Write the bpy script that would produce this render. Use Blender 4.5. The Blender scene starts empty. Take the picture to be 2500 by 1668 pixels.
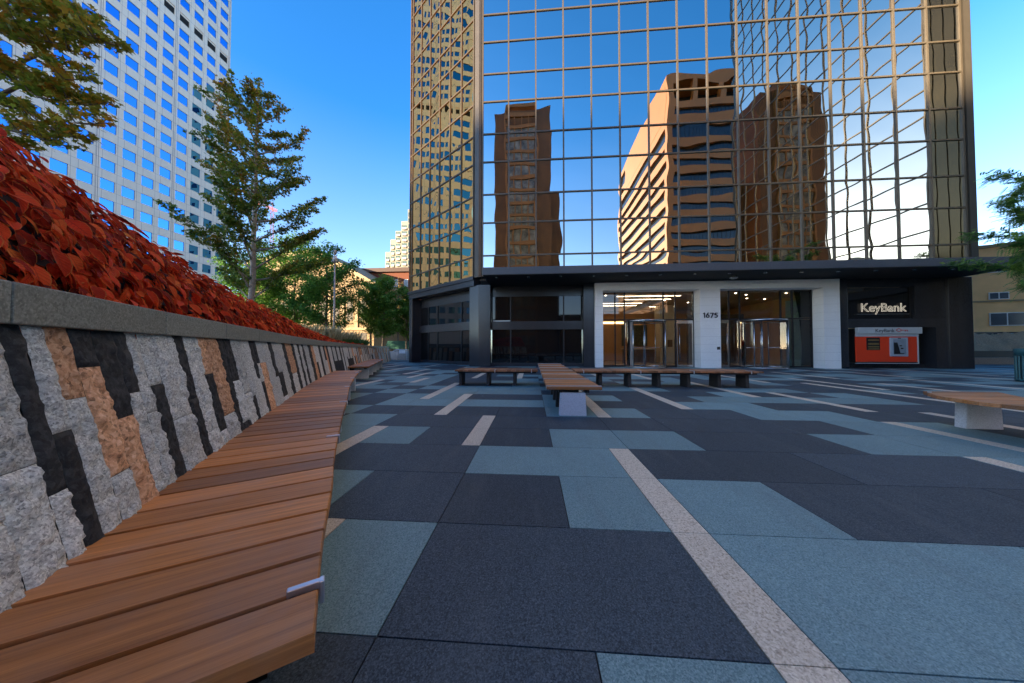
import bpy, math, random
import numpy as np
from mathutils import Vector, Matrix
random.seed(7); rng = np.random.default_rng(7)
R = math.radians; PI = math.pi
S = bpy.context.scene; COL = S.collection

# ------------------------------------------------------------------ helpers
def link(o, parent=None):
    COL.objects.link(o)
    if parent is not None: o.parent = parent
    return o
def tag(o, label=None, cat=None, group=None, kind=None):
    if label: o['label'] = label
    if cat: o['category'] = cat
    if group: o['group'] = group
    if kind: o['kind'] = kind
    return o
def empty(name, loc, label, cat, group=None):
    o = bpy.data.objects.new(name, None); o.empty_display_size = .2; o.location = loc; link(o)
    return tag(o, label, cat, group)
class Fr:                                   # local frame: e1 along, e2 outward, up
    def __init__(s, o, ang=0.0):
        s.o = Vector(o); s.e1 = Vector((math.cos(ang), math.sin(ang), 0)); s.e2 = Vector((math.sin(ang), -math.cos(ang), 0)); s.e3 = Vector((0,0,1))
    def p(s, u, v, w): return s.o + s.e1*u + s.e2*v + s.e3*w
W0 = Fr((0,0,0)); W0.e2 = Vector((0,1,0))
class MB:
    def __init__(s): s.v=[]; s.f=[]; s.m=[]; s.t=[]; s.uv=[]; s.sm=[]; s.useuv=False
    def add(s, vs, fs, mi=0, tint=None, smooth=False, uvs=None):
        b=len(s.v); s.v += [tuple(x) for x in vs]
        t = random.random() if tint is None else tint
        for i,f in enumerate(fs):
            s.f.append([b+k for k in f]); s.m.append(mi); s.t.append(t); s.sm.append(smooth)
            if uvs is not None: s.uv += [uvs[k] for k in f]; s.useuv=True
            else: s.uv += [(0,0)]*len(f)
    def box(s, u0,u1,v0,v1,w0,w1, fr=W0, mi=0, tint=None):
        P=[fr.p(u,v,w) for w in (w0,w1) for u,v in ((u0,v0),(u1,v0),(u1,v1),(u0,v1))]
        F=[(0,3,2,1),(4,5,6,7),(0,1,5,4),(1,2,6,5),(2,3,7,6),(3,0,4,7)]
        if (fr.e1.cross(fr.e2)).z*(u1-u0)*(v1-v0)*(w1-w0) < 0: F=[f[::-1] for f in F]
        s.add(P,F,mi,tint)
    def prism(s, poly, z0, z1, mi=0, tint=None, top=None):
        n=len(poly); a=sum(poly[i][0]*poly[(i+1)%n][1]-poly[(i+1)%n][0]*poly[i][1] for i in range(n))
        if a<0: poly=poly[::-1]; top = top[::-1] if top else None
        tp = top or poly
        P=[(x,y,z0) for x,y in poly]+[(x,y,z1) for x,y in tp]
        F=[tuple(range(n))[::-1],tuple(range(n,2*n))]+[(i,(i+1)%n,n+(i+1)%n,n+i) for i in range(n)]
        s.add(P,F,mi,tint)
    def tube(s, pts, r, n=6, mi=0, cap=True, tint=None):
        pts=[Vector(p) for p in pts]; rs = r if isinstance(r,(list,tuple)) else [r]*len(pts)
        V=[]; F=[]; prev=None
        for i,p in enumerate(pts):
            d=(pts[min(i+1,len(pts)-1)]-pts[max(i-1,0)])
            if d.length<1e-9: d=Vector((0,0,1))
            d.normalize()
            a = prev if prev is not None else (Vector((0,0,1)) if abs(d.z)<.9 else Vector((1,0,0)))
            x=(a-d*a.dot(d)); 
            if x.length<1e-6: x=d.orthogonal()
            x.normalize(); y=d.cross(x); prev=x
            V+=[p+(x*math.cos(2*PI*k/n)+y*math.sin(2*PI*k/n))*rs[i] for k in range(n)]
        for i in range(len(pts)-1):
            F+=[(i*n+k,i*n+(k+1)%n,(i+1)*n+(k+1)%n,(i+1)*n+k) for k in range(n)]
        if cap: F+=[tuple(range(n))[::-1],tuple(range((len(pts)-1)*n,len(pts)*n))]
        s.add(V,F,mi,tint,smooth=n>4)
    def lathe(s, prof, c, n=24, mi=0):
        V=[(c[0]+r*math.cos(2*PI*k/n),c[1]+r*math.sin(2*PI*k/n),c[2]+z) for r,z in prof for k in range(n)]
        F=[(i*n+k,i*n+(k+1)%n,(i+1)*n+(k+1)%n,(i+1)*n+k) for i in range(len(prof)-1) for k in range(n)]
        F+=[tuple(range(n))[::-1],tuple(range((len(prof)-1)*n,len(prof)*n))]
        s.add(V,F,mi,smooth=True)
    def build(s, name, mats, parent=None, loc=None, bevel=0):
        me=bpy.data.meshes.new(name)
        off = Vector(loc) if loc is not None else Vector((0,0,0))
        if parent is not None: off = off + parent.location
        me.from_pydata([tuple(Vector(v)-off) for v in s.v],[],s.f)
        for m in (mats if isinstance(mats,(list,tuple)) else [mats]): me.materials.append(m)
        me.polygons.foreach_set('material_index',s.m); me.polygons.foreach_set('use_smooth',s.sm)
        a=me.attributes.new('tint','FLOAT','FACE'); a.data.foreach_set('value',s.t)
        if s.useuv:
            l=me.uv_layers.new(name='UVMap'); l.data.foreach_set('uv',[c for q in s.uv for c in q])
        me.update()
        o=bpy.data.objects.new(name,me); link(o,parent)
        if loc is not None: o.location=loc
        if bevel:
            b=o.modifiers.new('edge','BEVEL'); b.width=bevel; b.segments=2; b.limit_method='ANGLE'
        return o
def npmesh(name, V, F, mats, tint=None, parent=None, mi=None, smooth=False, uv=None):   # F: (n,k) equal polygons
    me=bpy.data.meshes.new(name); n,k=F.shape
    V=np.asarray(V,float)
    if parent is not None: V=V-np.array(parent.location)
    me.vertices.add(len(V)); me.vertices.foreach_set('co',V.ravel())
    me.loops.add(n*k); me.loops.foreach_set('vertex_index',F.ravel().astype(np.int32))
    me.polygons.add(n); me.polygons.foreach_set('loop_start',np.arange(0,n*k,k,dtype=np.int32))
    for m in (mats if isinstance(mats,(list,tuple)) else [mats]): me.materials.append(m)
    if mi is not None: me.polygons.foreach_set('material_index',np.asarray(mi,np.int32))
    if smooth: me.polygons.foreach_set('use_smooth',np.ones(n,bool))
    if tint is not None:
        a=me.attributes.new('tint','FLOAT','FACE'); a.data.foreach_set('value',np.asarray(tint,float))
    if uv is not None:
        l=me.uv_layers.new(name='UVMap'); l.data.foreach_set('uv',np.asarray(uv,float)[F.ravel()].ravel())
    me.update(calc_edges=True)
    o=bpy.data.objects.new(name,me); link(o,parent); return o

# ------------------------------------------------------------------ materials
class Mat:
    def __init__(s,name):
        s.m=bpy.data.materials.new(name); s.m.use_nodes=True; s.t=s.m.node_tree; s.n=s.t.nodes; s.l=s.t.links
        s.b=s.n['Principled BSDF']; s.out=s.n['Material Output']
    def node(s,typ,**k):
        n=s.n.new(typ)
        for a,v in k.items(): setattr(n,a,v)
        return n
    def link(s,a,b): s.l.new(a,b)
    def coord(s,kind='Object',scale=(1,1,1),rot=(0,0,0)):
        c=s.node('ShaderNodeTexCoord'); mp=s.node('ShaderNodeMapping'); mp.inputs['Scale'].default_value=scale; mp.inputs['Rotation'].default_value=rot
        s.link(c.outputs[kind],mp.inputs['Vector']); return mp.outputs['Vector']
    def noise(s,vec,scale,detail=3,rough=.6,dist=0):
        n=s.node('ShaderNodeTexNoise'); n.inputs['Scale'].default_value=scale; n.inputs['Detail'].default_value=detail
        n.inputs['Roughness'].default_value=rough; n.inputs['Distortion'].default_value=dist
        if vec is not None: s.link(vec,n.inputs['Vector'])
        return n.outputs['Fac']
    def ramp(s,fac,stops):
        r=s.node('ShaderNodeValToRGB'); e=r.color_ramp.elements
        while len(e)<len(stops): e.new(.5)
        for x,(p,c) in zip(e,stops): x.position=p; x.color=(c[0],c[1],c[2],1)
        s.link(fac,r.inputs['Fac']); return r.outputs['Color']
    def mix(s,fac,a,b,mode='MIX'):
        x=s.node('ShaderNodeMix',data_type='RGBA',blend_type=mode)
        for v,i in ((fac,x.inputs[0]),(a,x.inputs[6]),(b,x.inputs[7])):
            if isinstance(v,(int,float)): i.default_value=v
            elif isinstance(v,(tuple,list)): i.default_value=(*v,1) if len(v)==3 else v
            else: s.link(v,i)
        return x.outputs[2]
    def math(s,op,a,b=0.0):
        x=s.node('ShaderNodeMath',operation=op)
        for v,i in ((a,x.inputs[0]),(b,x.inputs[1])):
            if isinstance(v,(int,float)): i.default_value=v
            else: s.link(v,i)
        return x.outputs[0]
    def attr(s,name='tint'):
        a=s.node('ShaderNodeAttribute'); a.attribute_name=name; return a.outputs['Fac']
    def base(s,c):
        if isinstance(c,tuple): s.b.inputs['Base Color'].default_value=(*c,1)
        else: s.link(c,s.b.inputs['Base Color'])
        return s
    def set(s,**k):
        for a,v in k.items(): s.b.inputs[a.replace('_',' ')].default_value=v
        return s
    def bump(s,h,strength=.3,dist=.01):
        b=s.node('ShaderNodeBump'); b.inputs['Strength'].default_value=strength; b.inputs['Distance'].default_value=dist
        s.link(h,b.inputs['Height']); s.link(b.outputs['Normal'],s.b.inputs['Normal']); return s
def plain(name,c,rough=.5,metal=0.0,var=.15,scale=6.0,spec=.5):
    m=Mat(name); v=m.coord(); n=m.noise(v,scale,4)
    m.base(m.ramp(n,[(.25,tuple(x*(1-var) for x in c)),(.75,tuple(min(1,x*(1+var)) for x in c))]))
    m.set(Roughness=rough,Metallic=metal,Specular_IOR_Level=spec); return m.m
def granite(name,lo,mid,hi,scale=120,rough=.55,tintvar=.25,bump=.15,lowf=.12,spec=.4,wear=False):
    m=Mat(name); v=m.coord(); 
    vo=m.node('ShaderNodeTexVoronoi'); vo.inputs['Scale'].default_value=scale; m.link(v,vo.inputs['Vector'])
    n1=m.noise(v,scale*.55,4,.7); n2=m.noise(v,scale*2.1,2,.6); n3=m.noise(v,1.3,5,.6)
    sp=m.math('ADD',m.math('MULTIPLY',vo.outputs['Color'],.35),m.math('ADD',m.math('MULTIPLY',n1,.5),m.math('MULTIPLY',n2,.25)))
    c=m.ramp(sp,[(.30,lo),(.52,mid),(.8,hi)])
    k=m.math('ADD',m.math('ADD',1-tintvar/2-lowf/2,m.math('MULTIPLY',m.attr(),tintvar)),m.math('MULTIPLY',n3,lowf))
    c=m.mix(1.0,c,k,'MULTIPLY')
    if wear:
        sv=m.noise(m.coord('Object',(5,.7,1)),1.0,5,.7); c=m.mix(m.math('MULTIPLY',m.ramp(sv,[(.50,(0,0,0)),(.72,(1,1,1))]),.30),c,(.11,.125,.13))
        gs=m.node('ShaderNodeTexVoronoi'); gs.inputs['Scale'].default_value=1.35; m.link(m.coord('Object',(1,1,0)),gs.inputs['Vector']); g1=m.math('LESS_THAN',gs.outputs['Distance'],.022)
        g2=m.node('ShaderNodeTexVoronoi'); g2.inputs['Scale'].default_value=2.3; m.link(m.coord('Object',(1,1,0)),g2.inputs['Vector']); g3=m.math('LESS_THAN',g2.outputs['Distance'],.03)
        c=m.mix(m.math('MULTIPLY',g3,.6),c,(.012,.012,.012)); c=m.mix(m.math('MULTIPLY',g1,.7),c,(.32,.33,.33))
        rs=m.noise(v,.45,3,.5,1.5); c=m.mix(m.math('MULTIPLY',m.ramp(rs,[(.62,(0,0,0)),(.75,(1,1,1))]),.22),c,(.13,.09,.045))
    m.base(c); m.set(Roughness=rough,Specular_IOR_Level=spec)
    if bump: m.bump(n1,bump,.004)
    return m.m
def mirror(name,tint,rough=0.0,wob=0.0,wscale=.5):
    m=Mat(name); m.base(tint); m.set(Metallic=1.0,Roughness=rough)
    if wob: m.bump(m.noise(m.coord('Object'),wscale,2,.5),wob,.05)
    return m.m
def emit(name,c,st):
    m=Mat(name); m.base((0,0,0)); m.b.inputs['Emission Color'].default_value=(*c,1); m.b.inputs['Emission Strength'].default_value=st; return m.m
def clearglass(name,tint=(.8,.85,.85),refl=1.0):
    m=Mat(name); tr=m.node('ShaderNodeBsdfTransparent'); tr.inputs['Color'].default_value=(*tint,1)
    gl=m.node('ShaderNodeBsdfGlossy'); gl.inputs['Roughness'].default_value=0; gl.inputs['Color'].default_value=(refl,refl,refl,1)
    fr=m.node('ShaderNodeFresnel'); fr.inputs['IOR'].default_value=1.55
    mx=m.node('ShaderNodeMixShader'); m.link(fr.outputs[0],mx.inputs[0]); m.link(tr.outputs[0],mx.inputs[1]); m.link(gl.outputs[0],mx.inputs[2]); m.link(mx.outputs[0],m.out.inputs['Surface'])
    return m.m
def leafmat(name,stops,trans=.35,rough=.5):
    m=Mat(name); n=m.noise(m.coord(),1.2,2)
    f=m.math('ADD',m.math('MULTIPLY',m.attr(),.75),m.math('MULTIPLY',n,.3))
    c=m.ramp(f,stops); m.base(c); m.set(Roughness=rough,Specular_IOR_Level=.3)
    tl=m.node('ShaderNodeBsdfTranslucent'); m.link(c,tl.inputs['Color'])
    mx=m.node('ShaderNodeMixShader'); mx.inputs[0].default_value=trans
    m.link(m.b.outputs[0],mx.inputs[1]); m.link(tl.outputs[0],mx.inputs[2]); m.link(mx.outputs[0],m.out.inputs['Surface'])
    return m.m
def woodmat(name,c0,c1,axis,uv=False):
    m=Mat(name)
    sc={'x':(1.3,48,48),'y':(48,1.3,48)}[axis]
    v=m.coord('UV' if uv else 'Object',sc)
    at=m.attr()
    sh=m.node('ShaderNodeVectorMath',operation='ADD'); m.link(v,sh.inputs[0])
    cb=m.node('ShaderNodeCombineXYZ'); m.link(m.math('MULTIPLY',at,37.0),cb.inputs[0]); m.link(m.math('MULTIPLY',at,91.0),cb.inputs[1]); m.link(cb.outputs[0],sh.inputs[1])
    g=m.noise(sh.outputs[0],1.0,7,.72,.35); g2=m.noise(sh.outputs[0],4.5,5,.75)
    f=m.math('ADD',m.math('MULTIPLY',g,.7),m.math('MULTIPLY',g2,.3))
    c=m.ramp(f,[(.3,c0),(.68,c1)])
    bl=m.noise(m.coord(),5,3)
    c=m.mix(m.math('MULTIPLY',m.ramp(bl,[(.42,(0,0,0)),(.75,(1,1,1))]),.38),c,(.36,.24,.18))
    k=m.math('ADD',.52,m.math('MULTIPLY',at,.72)); c=m.mix(1.0,c,k,'MULTIPLY')
    m.base(c); m.set(Roughness=.48,Specular_IOR_Level=.4); m.bump(f,.25,.003); return m.m

M={}
M['tile_dark']=granite('dark_granite_paver',(.010,.016,.021),(.033,.050,.063),(.105,.135,.16),190,.6,.30,.08,.30,.2,True)
M['tile_light']=granite('teal_granite_paver',(.06,.11,.118),(.14,.232,.238),(.27,.385,.385),190,.6,.22,.08,.24,.22,True)
M['tile_pink']=granite('pink_granite_strip',(.22,.17,.12),(.56,.46,.34),(.80,.71,.57),130,.55,.15,.15)
M['joint']=plain('paver_joint_dark',(.012,.012,.013),.9)
M['asphalt']=plain('asphalt',(.06,.06,.062),.9,0,.25,2)
M['walk']=granite('concrete_walk',(.22,.22,.21),(.30,.30,.29),(.38,.38,.37),60,.8)
M['blackgran']=granite('black_polished_granite',(.010,.010,.012),(.022,.023,.027),(.06,.065,.075),160,.22,.2,0,.1,.5)
M['fascia']=granite('dark_grey_granite',(.035,.039,.046),(.065,.072,.085),(.12,.13,.145),150,.45,.15,0,.1)
M['soffit']=plain('black_soffit',(.012,.012,.013),.7)
M['white']=granite('white_portal_granite',(.52,.52,.51),(.74,.74,.72),(.86,.86,.84),110,.45,.10,.05)
M['coping']=granite('grey_green_coping',(.13,.13,.11),(.235,.235,.20),(.40,.40,.35),160,.6,.12,.1)
M['g_grey']=granite('grey_rockface_granite',(.12,.12,.12),(.50,.49,.47),(.92,.91,.88),175,.85,.30,.5)
M['g_pink']=granite('pink_rockface_granite',(.10,.055,.035),(.64,.32,.17),(.92,.60,.40),85,.85,.25,.5)
M['g_black']=granite('black_rockface_granite',(.010,.010,.011),(.024,.025,.028),(.07,.07,.075),70,.75,.3,.7)
M['legstone']=granite('grey_bench_granite',(.36,.38,.40),(.60,.62,.64),(.74,.76,.78),140,.7,.1,.1)
M['leg_dk']=granite('dark_brown_shaded_leg',(.012,.010,.009),(.03,.026,.023),(.06,.055,.05),140,.6)
M['steel_dk']=plain('dark_steel',(.03,.03,.032),.5,.6)
M['alu']=plain('brushed_aluminium',(.62,.64,.68),.38,.9,.08,20)
M['inox']=plain('stainless_steel',(.55,.55,.54),.25,1.0,.05,20)
M['mull']=plain('bronze_mullion',(.105,.08,.052),.4,.25,.1,3)
M['post']=plain('bronze_corner_panel',(.085,.070,.052),.4,.3,.12,2)
M['wood_uv']=woodmat('hardwood_slat_curved',(.22,.066,.014),(.76,.30,.075),'x',True)
M['wood_x']=woodmat('hardwood_slat_long',(.20,.064,.016),(.64,.26,.075),'x')
M['wood_y']=woodmat('hardwood_slat_short',(.20,.070,.025),(.44,.17,.065),'y')
M['g_front']=mirror('silver_gold_mirror_glass',(.55,.56,.53),0)
M['g_gold']=mirror('gold_mirror_glass',(.86,.54,.21),0)
M['g_wing']=mirror('pale_gold_mirror_glass',(.74,.69,.58),0)
M['olive']=plain('olive_bronze_panel',(.075,.055,.022),.22,.6,.2,.4)
M['g_dark']=Mat('dark_shop_glass').base((.006,.007,.008)).set(Roughness=.03,IOR=1.52).m
M['g_clear']=clearglass('clear_lobby_glass',(.80,.82,.80))
M['g_blue']=mirror('blue_mirror_glass',(.075,.29,.62),0)
M['panel']=None
m=Mat('cream_stone_panel'); v=m.coord(); sx=m.node('ShaderNodeSeparateXYZ'); m.link(v,sx.inputs[0])
def gridline(m,x,pitch,off,w):
    f=m.math('FRACT',m.math('DIVIDE',m.math('ADD',x,off),pitch)); return m.math('LESS_THAN',f,w/pitch)
ly=m.math('MAXIMUM',gridline(m,sx.outputs[1],2.93,-49.70+2.93*30,.05),gridline(m,sx.outputs[1],2.93,-51.73+2.93*30,.05))
lz=m.math('MAXIMUM',gridline(m,sx.outputs[2],3.84,-37.42+3.84*30,.05),gridline(m,sx.outputs[2],3.84,-35.28+3.84*30,.05))
pn=m.noise(m.coord('Object',(.34,.34,.26)),1,2)
cc=m.ramp(pn,[(.3,(.90,.72,.55)),(.7,(.96,.79,.62))])
m.base(m.mix(m.math('MULTIPLY',m.math('MAXIMUM',ly,lz),.75),cc,(.34,.25,.23))); m.set(Roughness=.6); M['panel']=m.m
M['b1']=None
m=Mat('brown_ribbed_brick'); v=m.coord(); wv=m.node('ShaderNodeTexWave',wave_type='BANDS',bands_direction='X'); wv.inputs['Scale'].default_value=1.4; wv.inputs['Distortion'].default_value=.4; m.link(v,wv.inputs['Vector'])
c=m.ramp(wv.outputs['Fac'],[(.2,(.085,.034,.008)),(.8,(.17,.070,.016))]); c=m.mix(.35,c,m.ramp(m.noise(v,.25,3),[(.3,(.07,.027,.006)),(.7,(.30,.12,.024))])); m.base(c).set(Roughness=.6); M['b1']=m.m
M['b1trim']=plain('tan_brown_trim',(.30,.125,.028),.55,0,.2,.5)
M['b2']=plain('orange_brown_precast',(.40,.135,.022),.6,0,.16,.15)
M['b2glass']=plain('grey_ribbon_glass',(.025,.03,.036),.12,.2,.4,.6)
M['b2void']=plain('dark_open_storey',(.015,.012,.01),.9)
M['curt']=plain('window_with_curtain',(.20,.18,.14),.15,.0,.9,.6)
M['gold']=plain('golden_sandstone',(.25,.155,.065),.7,0,.12,1)
M['goldtrim']=plain('pale_sandstone_trim',(.33,.23,.115),.7,0,.1,1)
M['brick']=plain('red_brick',(.13,.032,.010),.8,0,.15,2)
M['wingl']=plain('window_glass_grey',(.10,.12,.14),.1,.2,.3,.4)
M['goldwin']=plain('dark_sash_glass',(.07,.055,.04),.5,0,.3,.5,.15)
M['hr']=plain('pale_concrete_tower',(.27,.235,.18),.7,0,.08,.3)
M['hrw']=plain('white_balcony',(.38,.36,.32),.6)
M['hrg']=plain('green_tinted_glass',(.10,.17,.18),.1,.3,.2,.3)
M['tan']=plain('tan_brick',(.88,.52,.22),.8,0,.10,1.2)
M['winfr']=plain('white_window_frame',(.72,.72,.70),.5)
M['redcrane']=plain('red_white_crane_paint',(.62,.16,.12),.5)
M['soil']=plain('dark_soil',(.028,.014,.012),.95,0,.4,8)
M['mulch']=plain('brown_mulch',(.48,.29,.16),.95,0,.45,14)
M['bark']=plain('grey_brown_bark',(.16,.13,.10),.9,0,.3,12)
M['bark_pale']=plain('pale_maple_bark',(.34,.30,.25),.9,0,.3,10)
m=Mat('coleus_leaf'); cu=m.node('ShaderNodeTexCoord'); sx=m.node('ShaderNodeSeparateXYZ'); m.link(cu.outputs['UV'],sx.inputs[0])
au=m.math('ABSOLUTE',sx.outputs[0]); nz=m.noise(m.coord('Object'),55,3,.65)
c=m.ramp(m.math('ADD',m.math('MULTIPLY',m.attr(),.82),m.math('MULTIPLY',nz,.22)),[(.10,(.07,.007,.007)),(.32,(.34,.022,.009)),(.56,(.76,.060,.018)),(.80,(.90,.14,.035)),(.99,(.80,.34,.06))])
vein=m.math('ABSOLUTE',m.math('SINE',m.math('MULTIPLY',m.math('SUBTRACT',sx.outputs[1],m.math('MULTIPLY',au,.22)),26.0)))
vl=m.math('MAXIMUM',m.math('LESS_THAN',vein,.16),m.math('LESS_THAN',au,.06))
c=m.mix(m.math('MULTIPLY',vl,.45),c,(.30,.03,.025)); c=m.mix(m.math('MULTIPLY',m.math('GREATER_THAN',au,.90),.5),c,(.62,.26,.06))
m.base(c).set(Roughness=.6,Specular_IOR_Level=.08); m.bump(m.math('ADD',m.math('MULTIPLY',vein,.6),nz),.5,.004)
tl=m.node('ShaderNodeBsdfTranslucent'); m.link(c,tl.inputs['Color']); mx=m.node('ShaderNodeMixShader'); mx.inputs[0].default_value=.35
m.link(m.b.outputs[0],mx.inputs[1]); m.link(tl.outputs[0],mx.inputs[2]); m.link(mx.outputs[0],m.out.inputs['Surface']); M['coleus']=m.m
M['maple']=leafmat('maple_leaf_green_red',[(.1,(.065,.125,.018)),(.45,(.16,.245,.03)),(.72,(.30,.26,.038)),(.95,(.40,.15,.025))],.4)
M['maple2']=leafmat('maple_leaf_autumn',[(.1,(.13,.20,.022)),(.4,(.29,.31,.038)),(.68,(.46,.27,.034)),(.95,(.52,.16,.02))],.45)
M['green']=leafmat('street_tree_leaf',[(.1,(.05,.14,.025)),(.5,(.12,.28,.045)),(.95,(.24,.40,.06))],.4)
M['locust']=leafmat('locust_leaflet',[(.1,(.05,.15,.04)),(.5,(.12,.27,.06)),(.95,(.28,.42,.08))],.45)
M['yellow']=leafmat('yellow_leaf',[(.1,(.35,.22,.05)),(.9,(.60,.42,.12))],.4)
M['grass']=leafmat('dry_plume_grass',[(.1,(.20,.17,.07)),(.6,(.42,.34,.16)),(.95,(.60,.50,.28))],.3)
M['grassg']=leafmat('green_blade_grass',[(.1,(.04,.10,.02)),(.9,(.10,.19,.04))],.3)
M['red']=plain('orange_red_kiosk_panel',(.78,.050,.012),.35,0,.02)
M['kgrey']=plain('pale_grey_kiosk_metal',(.50,.53,.54),.4,.1,.05)
M['kdark']=plain('kiosk_black_trim',(.012,.012,.013),.3)
M['atm']=plain('atm_grey_plastic',(.36,.41,.46),.4,0,.06)
M['txt']=plain('black_lettering',(.012,.012,.014),.45)
M['navy']=plain('dark_lettering',(.02,.02,.03),.4)
M['txtred']=plain('red_logo_paint',(.55,.03,.02),.4)
M['num']=plain('dark_metal_numeral',(.018,.02,.025),.35,.4)
M['neon']=emit('lit_neon_outline',(1,.90,.74),.22)
M['strip']=emit('lit_ceiling_strip',(1,.78,.55),3.5)
M['spot']=emit('lit_downlight',(1,.82,.58),9)
M['lobwall']=plain('lobby_wood_panel',(.58,.31,.105),.5,0,.12,1.5)
M['lobfloor']=plain('lobby_stone_floor',(.34,.26,.18),.25,0,.15,2)
M['lobceil']=plain('lobby_ceiling',(.46,.31,.18),.8,0,.05)
M['lobcol']=plain('lobby_beige_column',(.58,.49,.36),.6,0,.08)
M['lobdark']=plain('lobby_dark_walnut',(.085,.042,.02),.4,0,.3,3)
M['green_wall']=plain('lobby_green_glass_panel',(.30,.40,.28),.5,0,.1)
M['art']=None
m=Mat('dark_abstract_art'); v=m.coord(); n=m.noise(v,3.5,6,.7,2.0); m.base(m.ramp(n,[(.35,(.010,.02,.014)),(.55,(.05,.07,.035)),(.72,(.30,.26,.14))])).set(Roughness=.4); M['art']=m.m
M['trash']=plain('teal_green_steel',(.035,.115,.125),.4,.3,.15,8)
M['lampgrey']=plain('grey_pole_paint',(.36,.36,.35),.5,.3)
M['frost']=plain('frosted_lantern',(.70,.70,.66),.5)
M['rail']=plain('white_rail_paint',(.72,.74,.75),.4)
M['awn']=plain('dark_green_awning',(.012,.07,.045),.7)
M['casterm']=plain('shade_caster_block',(.36,.34,.31),.7,0,.1,.2)

# ------------------------------------------------------------------ camera, light
cam=bpy.data.cameras.new('camera'); co=bpy.data.objects.new('camera',cam); link(co); S.camera=co
cam.sensor_width=36; cam.sensor_fit='HORIZONTAL'; cam.lens=718/2500*36; cam.clip_end=3000; cam.clip_start=.05
co.location=(0,0,1.12)
yaw,pit=-.0684,.0222
co.rotation_euler=(PI/2+pit,0,-yaw)
SUN_EL=R(9.5); SUN_AZ=R(222)      # compass style: from +Y clockwise; the sun stands behind and to the left
w=bpy.data.worlds.new('World'); S.world=w; w.use_nodes=True; nt=w.node_tree
sk=nt.nodes.new('ShaderNodeTexSky'); sk.sky_type='NISHITA'; sk.sun_disc=False; sk.sun_elevation=SUN_EL; sk.sun_rotation=SUN_AZ
sk.air_density=1.0; sk.dust_density=1.1; sk.ozone_density=3.0; sk.altitude=1600
hs=nt.nodes.new('ShaderNodeHueSaturation'); hs.inputs['Saturation'].default_value=1.24; hs.inputs['Hue'].default_value=.504; nt.links.new(sk.outputs[0],hs.inputs['Color'])
tcw=nt.nodes.new('ShaderNodeTexCoord'); sxw=nt.nodes.new('ShaderNodeSeparateXYZ'); nt.links.new(tcw.outputs['Generated'],sxw.inputs[0])
mrw=nt.nodes.new('ShaderNodeMapRange'); mrw.inputs['From Min'].default_value=.05; mrw.inputs['From Max'].default_value=.60; mrw.inputs['To Min'].default_value=.82; mrw.inputs['To Max'].default_value=1.22
nt.links.new(sxw.outputs[2],mrw.inputs['Value']); nt.links.new(mrw.outputs[0],hs.inputs['Saturation'])
mrv=nt.nodes.new('ShaderNodeMapRange'); mrv.inputs['From Min'].default_value=.08; mrv.inputs['From Max'].default_value=.5; mrv.inputs['To Min'].default_value=.80; mrv.inputs['To Max'].default_value=1.0
nt.links.new(sxw.outputs[2],mrv.inputs['Value']); nt.links.new(mrv.outputs[0],hs.inputs['Value']); nt.links.new(hs.outputs[0],nt.nodes['Background'].inputs[0]); nt.nodes['Background'].inputs[1].default_value=.15
sl=bpy.data.lights.new('sun','SUN'); sl.energy=3.9; sl.angle=R(.5); sl.color=(1,.80,.54); so=bpy.data.objects.new('sun',sl); link(so)
sd=Vector((math.sin(SUN_AZ)*math.cos(SUN_EL),math.cos(SUN_AZ)*math.cos(SUN_EL),math.sin(SUN_EL)))
so.rotation_euler=sd.to_track_quat('Z','Y').to_euler(); so.location=(-30,-30,60)
S.view_settings.view_transform='Standard'; S.view_settings.look='None'; S.view_settings.exposure=2.22; S.view_settings.gamma=1
try:
    c_=S.cycles; c_.caustics_reflective=True; c_.blur_glossy=2.0; c_.caustics_refractive=False; c_.max_bounces=8; c_.glossy_bounces=6; c_.diffuse_bounces=3; c_.transparent_max_bounces=12; c_.sample_clamp_indirect=4; c_.use_denoising=True
except Exception: pass

# ------------------------------------------------------------------ ground and paving
def struct(mb,name,mats):
    o=mb.build(name,mats); tag(o,kind='structure'); return o
g=MB(); g.box(-900,900,-600,1200,-.5,-.014); struct(g,'ground',M['asphalt'])
g=MB(); g.box(-17,44,-8,44,-.014,-.007); struct(g,'paving_joint_bed',M['joint'])
GX,GW,GY,GR=.231,.8345,1.129,.748
light={-1:[(0,.74),(1,6)],0:[(-1.73,-1),(1,6)],1:[(-3,-2),(0,.74),(1,2)],2:[(-6,-3),(-1,.74),(5.28,7)],
 3:[(-5,-3),(-2.73,-2),(0,2),(4,6.04),(6.3,7)],4:[(-4,-3),(5,6.04),(6.3,7)],5:[(-5,-4),(0,1),(1.26,2),(4,6)],
 6:[(-4,-2.26),(-2,1),(3.25,5)],7:[(-4,-3.26),(-3,-2.26),(0,1),(1.26,2),(4,6.74),(7,9)],
 8:[(-5,-4),(-3,0),(5,5.74),(8,9)],9:[(-4,-3.26),(-3,1),(1.26,3),(3.25,4),(6,8)]}
strips={}
def st(x,r0,r1):
    for r in range(r0,r1): strips.setdefault(r,[]).append((x,x+.26))
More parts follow.
